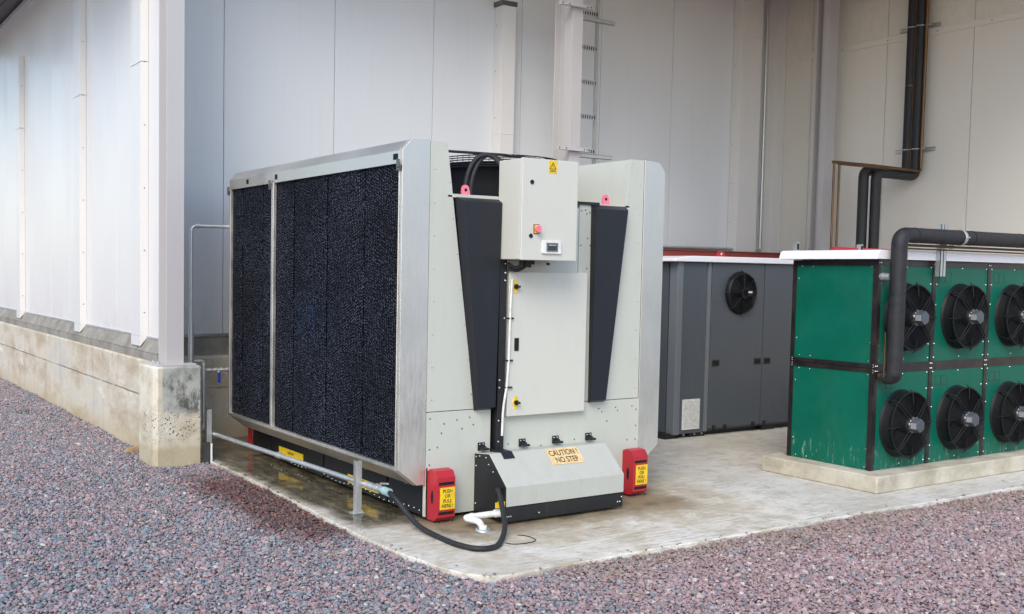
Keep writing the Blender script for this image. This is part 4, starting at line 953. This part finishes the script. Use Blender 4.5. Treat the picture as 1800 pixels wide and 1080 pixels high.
# ================================================================== GREEN UNIT
b = MB(); b.prism([(3.375, -.885), (7.6, -.90), (7.6, .55), (3.36, .16)], 'z', .0, .13)
tag(b.build('concrete_plinth', M['plinth'], origin=(5, -.3, 0), bevel=.012, seg=3), 'low pale concrete plinth under the green fan unit', 'plinth')
GX0, GX1, GY0, GY1, GZ0, GZ1 = 3.532, 5.80, -.721, .045, .133, 1.742
XS = [3.532, 4.255, 5.03, 5.80]; ZM = .915
gr = thing('green_condenser', (4.7, -.33, .13), 'dark green two-tier unit with rows of black fans and a white roof, on the plinth', 'condenser')
def sheet(b, x0, x1, z0, z1): b.box(x0, x1, GY0+.004, GY0+.02, z0, z1)
for (z0, z1) in ((GZ0, ZM-.03), (ZM+.035, GZ1-.03)):
    b = MB(); b.box(GX0+.004, GX0+.02, GY0+.02, GY1-.02, z0, z1)
    for y in (GY0+.06, (GY0+GY1)/2+.2, GY1-.08):
        for z in (z0+.02, z1-.02): b.rivet((GX0+.004, y, z), (-1, 0, 0), .007, .004, 1)
    for z in (z0+.16, z1-.12): b.rivet((GX0+.004, GY0+.05, z), (-1, 0, 0), .007, .004, 1); b.rivet((GX0+.004, GY1-.05, z), (-1, 0, 0), .007, .004, 1)
    b.build('side_panel', [M['green'], M['screw']], gr)
    for i in range(3):
        b = MB(); x0, x1 = XS[i]+.02, XS[i+1]-.02; sheet(b, x0, x1, z0, z1)
        for x in (x0+.02, (x0+x1)/2, x1-.02):
            for z in (z0+.03, z1-.02): b.rivet((x, GY0+.004, z), m=1, r=.007)
        for z in (z0+.14, z0+.45, z1-.15): b.rivet((x0+.02, GY0+.004, z), m=1, r=.007); b.rivet((x1-.02, GY0+.004, z), m=1, r=.007)
        for k in range(2):
            xa = x0+.05+.085*k
            for seg_ in ((xa, xa+.08, z1-.055, z1-.052), (xa, xa+.08, z1-.13, z1-.127), (xa, xa+.003, z1-.13, z1-.052), (xa+.077, xa+.08, z1-.13, z1-.052)): b.box(seg_[0], seg_[1], GY0+.0028, GY0+.0042, seg_[2], seg_[3], 2)
        b.build('front_panel', [M['green'], M['screw'], M['ink']], gr)
b = MB(); b.box(GX0+.02, GX1-.02, GY0+.03, GY1-.002, GZ0, GZ1-.03); b.box(GX1-.02, GX1-.002, GY0+.02, GY1, GZ0, GZ1-.03); b.build('core_housing', M['frame'], gr)
b = MB()
def fbar(x0, x1, y0, y1, z0, z1): b.box(x0, x1, y0, y1, z0, z1)
for x in XS: 
    w0, w1 = (x, x+.035) if x == XS[0] else ((x-.035, x) if x == XS[-1] else (x-.022, x+.022))
    b.box(w0, w1, GY0-.003, GY0+.004, GZ0, GZ1)
b.box(GX0-.004, GX0+.004, GY0-.001, GY0+.04, GZ0, GZ1); b.box(GX0-.004, GX0+.004, GY1-.035, GY1, GZ0, GZ1)
for z0, z1 in ((GZ1-.045, GZ1), (ZM+.004, ZM+.036), (ZM-.034, ZM-.004)):
    b.box(GX0+.005, GX1, GY0-.0015, GY0+.0025, z0, z1); b.box(GX0-.002, GX0+.003, GY0+.02, GY1-.02, z0, z1)
b.box(GX0+.004, GX1, GY0+.0, GY0+.02, ZM-.004, ZM+.004); b.box(GX0+.003, GX0+.02, GY0+.03, GY1-.02, ZM-.004, ZM+.004)
for x in XS:
    for dz in (-.019, .02):
        for dx in (-.011, .011): b.rivet((x+dx+(.017 if x == XS[0] else 0), GY0-.003, ZM+dz), m=1, r=.006)
    for dx in (-.011, .011): b.rivet((x+dx+(.017 if x == XS[0] else 0), GY0-.003, GZ1-.02), m=1, r=.006)
for dz in (-.03, -.012, .012, .03):
    b.rivet((GX0-.004, GY0+.012, ZM+dz), (-1, 0, 0), .006, .004, 1); b.rivet((GX0-.004, GY1-.02, ZM+dz), (-1, 0, 0), .006, .004, 1)
b.build('frame', [M['frame'], M['screw']], gr)
b = MB(); b.prism([(GX0-.075, GZ1+.005), (GX0-.055, GZ1+.062), (GX0-.03, GZ1+.075), (7.2, GZ1+.075), (7.2, GZ1+.005)], 'y', GY0-.035, GY1+.09)
b.box(7.0, 7.1, GY0-.03, GY1+.08, GZ1+.005, GZ1+.07)
b.v = [(min(v[0], 5.88), v[1], v[2]) for v in b.v]
b.build('roof', M['white'], gr, bevel=.004)
# fans
def fan_proto(c):
    c = Vector(c); dp = .092; b = MB()
    b.lathe([(.266, -.0), (.265, .004), (.258, .008), (.254, .02), (.252, .06), (.252, dp), (.258, dp+.003), (.256, dp+.006), (.245, dp+.005), (.242, dp), (.242, .006)], c, (0, -1, 0), 64)
    b.lathe([(.242, .008), (.0, .008)], c, (0, -1, 0), 48, 1)
    f = b.build('fan', [M['blade'], M['hole']], gr, origin=c)
    g_ = MB(); yf = c.y-dp-.012
    for k in range(19): g_.tube([(c.x+(.070+.0095*k)*math.cos(a), yf+.010*(k/18)**2-.012+.02*(k/18), c.z+(.070+.0095*k)*math.sin(a)) for a in np.arange(0, 6.28, .14)], .0017, 4, closed=True)
    for k in range(4):
        a = math.pi/4+k*math.pi/2
        for off in (-.011, .011):
            u = Vector((math.cos(a), 0, math.sin(a))); v_ = Vector((-math.sin(a), 0, math.cos(a)))*off
            pts = [c+u*.05+v_*1.6+Vector((0, -dp-.03, 0)), c+u*.235+v_+Vector((0, -dp-.022, 0)), c+u*.262+v_+Vector((0, -dp+.0, 0)), c+u*.272+v_*1.0+Vector((0, -dp+.03, 0))]
            g_.tube(pts, .0042, 6)
        g_.tube([c+u*.256+Vector((0, -.02, 0))-v_*1, c+u*.272+Vector((0, -dp+.03, 0)), ], .006, 6)
    for k in range(4):
        a = k*math.pi/2; u = Vector((math.cos(a), 0, math.sin(a))); g_.tube([c+u*.16+Vector((0, -dp-.020, 0)), c+u*.258+Vector((0, -dp-.012, 0)), c+u*.274+Vector((0, -dp+.01, 0))], .004, 5)
    g_.build('fan_guard', M['blade'], f)
    h = MB()
    for k in range(5):
        a0 = k*2*math.pi/5+.3; rows = []
        for t_ in np.linspace(0, 1, 6):
            r_ = .07+.164*t_; sw = .35*t_*t_; wd = .34+.10*t_; row = []
            for s_ in (-1, -.33, .33, 1):
                a = a0+sw+s_*wd*(1-.12*t_); row.append(Vector((c.x+r_*math.cos(a), c.y-.045-.022*s_, c.z+r_*math.sin(a))))
            rows.append(row)
        vs = [p for r__ in rows for p in r__]; fs = [(i*4+j, i*4+j+1, (i+1)*4+j+1, (i+1)*4+j) for i in range(5) for j in range(3)]; h.add(vs, fs, 0, True)
    h.cyl(c+Vector((0, -.01, 0)), c+Vector((0, -.09, 0)), .075, n=28)
    h.build('fan_rotor', M['blade'], f, fixn=False)
    mt = MB(); mt.cyl(c+Vector((0, -.060, 0)), c+Vector((0, -.105, 0)), .062, n=28); mt.cyl(c+Vector((0, -.105, 0)), c+Vector((0, -.120, 0)), .058, .05, n=28)
    for k in range(6): a = k*math.pi/3; mt.cyl(c+Vector((.056*math.cos(a), -.10, .056*math.sin(a))), c+Vector((.056*math.cos(a), -.128, .058*math.sin(a))), .009, n=8)
    mt.build('fan_motor', M['aluhub'], f)
    tb = MB(); tb.loft([c+Vector((.060*math.cos(a), -.122, .060*math.sin(a))) for a in np.arange(.4, 6.6, math.pi/3)], [c+Vector((.054*math.cos(a), -.175, .054*math.sin(a))) for a in np.arange(.4, 6.6, math.pi/3)])
    tb.build('terminal_box', M['greyunit'], f, bevel=.004)
    lb = MB(); lb.box(c.x-.0605, c.x-.050, c.y-.168, c.y-.130, c.z-.020, c.z+.024); lb.build('motor_label', M['labelgrey'], f)
    return f
f0 = fan_proto((3.885, GY0+.004, 1.305))
for i, xc in enumerate((3.885, 4.632, 5.405)):
    for j, zc in enumerate((1.305, .478)):
        if i == 0 and j == 0: continue
        f = copy_tree(f0, gr); f.location = Vector((xc, GY0+.004, zc))-Vector(gr.location)
        f.rotation_euler = (0, R(random.uniform(-3, 3)), 0)
# ------------------------------------------------------------------ pipes in front of and above the green unit
b = MB(); b.tube(bend([(3.585, -.775, .862), (3.585, -.845, .862), (3.585, -.848, 1.93), (7.79, -.85, 1.93)], .085, 10), .058, 22)
b.tube([(3.585, -.848, 1.485), (3.585, -.848, 1.492)], .0605, 22)
for x in (3.75, 4.5, 5.2): b.tube([(x, -.85, 1.93), (x+.006, -.85, 1.93)], .0598, 22)
P1 = thing('insulated_pipe', (4.2, -.85, .86), 'thick black insulated pipe bending down in front of the leftmost green fans', 'pipe')
b.build('insulation', M['rubber'], P1)
b = MB(); b.tube([(3.585, -.715, .862), (3.585, -.80, .862)], .022, 12); b.cyl((3.585, -.735, .862), (3.585, -.755, .862), .032, n=12); b.tube([(3.53, -.80, .86), (3.53, -.80, 1.2)], .005, 6); b.build('copper_stub', M['copper'], P1)
b = MB(); b.lathe([(.0605, -.018), (.0625, -.016), (.0625, .016), (.0605, .018)], (4.36, -.85, 1.93), (1, 0, 0), 28); b.box(4.352, 4.368, -.93, -.905, 1.925, 1.935); b.box(4.35, 4.37, -.80, -.77, 1.84, 1.88)
b.build('pipe_clamp', M['galv'], P1)
b = MB(); b.tube([(3.60, -.80, 1.858), (7.79, -.80, 1.852)], .010, 10); b.tube([(3.60, -.80, 1.832), (7.79, -.80, 1.826)], .006, 8)
tag(b.build('copper_pipe', M['copper'], origin=(5, -.8, 1.85)), 'thin copper pipe running just under the thick black insulated pipe', 'pipe')
b = MB()
for x in (4.222, 4.262): b.box(x-.018, x+.018, -.795, -.790, 1.625, 2.035); b.box(x-.018, x-.015, -.795, -.755, 1.625, 2.035); b.box(x+.015, x+.018, -.795, -.755, 1.625, 2.035)
tag(b.build('strut_bracket', M['galv'], origin=(4.24, -.78, 1.63)), 'upright galvanised strut pair on the green unit holding the insulated pipe', 'bracket')
b = MB(); b.cyl((3.56, -.72, 1.615), (3.56, -.80, 1.615), .026, n=16); b.cyl((3.56, -.735, 1.615), (3.56, -.75, 1.615), .031, n=6, sm=False)
tag(b.build('pipe_stub', M['galv'], origin=(3.56, -.75, 1.615)), 'short galvanised pipe stub on the green unit behind the insulated pipe', 'pipe')
b = MB(); b.box(4.0, 4.9, .0, .05, 1.83, 1.86); tag(b.build('red_bar', M['red'], origin=(4.4, .02, 1.83), bevel=.006), 'short red bar lying on the white roof of the green unit', 'bar')
for x, y, z, l in ((3.62, .10, 1.818, 'small grey channel end on the left corner of the green unit roof'), (4.32, .0, 1.818, 'small grey channel end on the green unit roof beside the red bar')):
    b = MB(); b.box(x-.015, x+.02, y-.02, y+.02, z, z+.07); b.box(x-.01, x+.015, y-.022, y-.02, z+.01, z+.06, 1)
    tag(b.build('channel_end', [M['galv'], M['hole']], origin=(x, y, z)), l, 'channel', 'channel ends on the green unit roof')
# wall pipes
for yy, xe, z0, lb in ((1.79, 6.90, 2.815, 'thick black insulated pipe on the right wall, the left one of the pair'), (1.685, 6.975, 2.79, 'thick black insulated pipe on the right wall, between its twin and the copper pipe')):
    t = thing('wall_insulated_pipe', (xe, yy, 1.85), lb, 'pipe', 'insulated pipes on the right wall')
    b = MB(); b.tube(bend([(7.70, yy, 5.3), (7.70, yy, z0), (xe, yy, z0), (xe, yy, 1.6)], .09, 10), .056, 20); b.build('insulation', M['rubber'], t)
    k = MB()
    for z in ((3.83,) if yy > 1.75 else (3.42,)): k.cyl((7.70, yy, z), (7.70, yy, z+.014), .0575, n=20)
    k.build('joint_band', M['copper'] if yy > 1.75 else M['rubber'], t)
for yy, xe, z0, r_, lb in ((1.605, 6.10, 2.84, .017, 'outer copper pipe on the right wall, bending left to drop by the column'), (1.737, 6.19, 2.825, .011, 'thin copper pipe between the two insulated pipes on the right wall')):
    b = MB(); b.tube(bend([(7.68, yy, 5.3), (7.68, yy, z0), (xe+.7, 1.605, z0+.006), (xe, 1.605, z0)], .05, 8), r_, 12)
    b.tube([(xe+.02, 1.605, z0), (xe+.02, 1.605, 1.6)], .012, 12)
    tag(b.build('wall_copper_pipe', M['copper'], origin=(xe, yy, 1.85)), lb, 'pipe', 'copper pipes on the right wall')
for z, lb in ((3.10, 'lower'), (4.505, 'upper')):
    b = MB(); b.box(7.755, 7.78, 1.50, 1.99, z-.02, z-.017); b.box(7.755, 7.78, 1.50, 1.99, z+.017, z+.02); b.box(7.775, 7.78, 1.50, 1.99, z-.017, z+.017)
    for yy, r_ in ((1.79, .055), (1.685, .055), (1.595, .018), (1.74, .013)):
        b.tube([(7.70+r_*math.cos(a), yy+r_*math.sin(a), z) for a in np.arange(0, 6.28, .3)], .006, 6, closed=True)
        b.cyl((7.70-r_, yy, z), (7.70-r_-.012, yy, z), .008, n=8)
    tag(b.build('strut_clamp_rail', M['galv'], origin=(7.77, 1.75, z)), lb+' galvanised clamp rail holding the pipes to the right wall', 'bracket', 'clamp rails of the wall pipes')
# weed
b = MB()
for k in range(90):
    a = random.uniform(0, 6.28); d = random.random()**.7*.14; x, y = -2.0+0, 0
    base = Vector((-1.24+math.cos(a)*d, 6.2+math.sin(a)*d*1.4, -.02)); tip = base+Vector((random.uniform(-.05, .05), random.uniform(-.05, .05), random.uniform(.02, .06)))
    s_ = Vector((random.uniform(-.012, .012), random.uniform(-.012, .012), .0)); b.add([base-s_, base+s_, tip], [(0, 1, 2)])
M['weed'] = plain('weed_green', (.05, .07, .03), .8)
tag(b.build('weed', M['weed'], origin=(-1.24, 6.2, 0), fixn=False), 'small dark weed tuft in the gravel along the left concrete wall', 'weed')
for k, (x, y) in enumerate(((-1.6, .9), (-.9, -.4), (.1, -1.75), (2.2, -1.3), (.9, -1.9), (1.9, -2.0))):
    b = MB(); a = random.uniform(0, 3.1); d = Vector((math.cos(a), math.sin(a), 0))*.04; c = Vector((x, y, -.012)); sd_ = Vector((-d.y, d.x, 0))*.25
    b.tube([c-d, c+sd_*.5+Vector((0, 0, .006)), c+d], .0028, 5)
    b.add([c-d*.3, c+sd_+Vector((0, 0, .008)), c+d*.6+Vector((0, 0, .005)), c-sd_*.6+Vector((0, 0, .003))], [(0, 1, 2, 3)])
    tag(b.build('dry_twig', M['wood'], origin=c, fixn=False), 'tiny dry leaf and twig lying on the gravel', 'twig', 'dry twigs on the gravel')
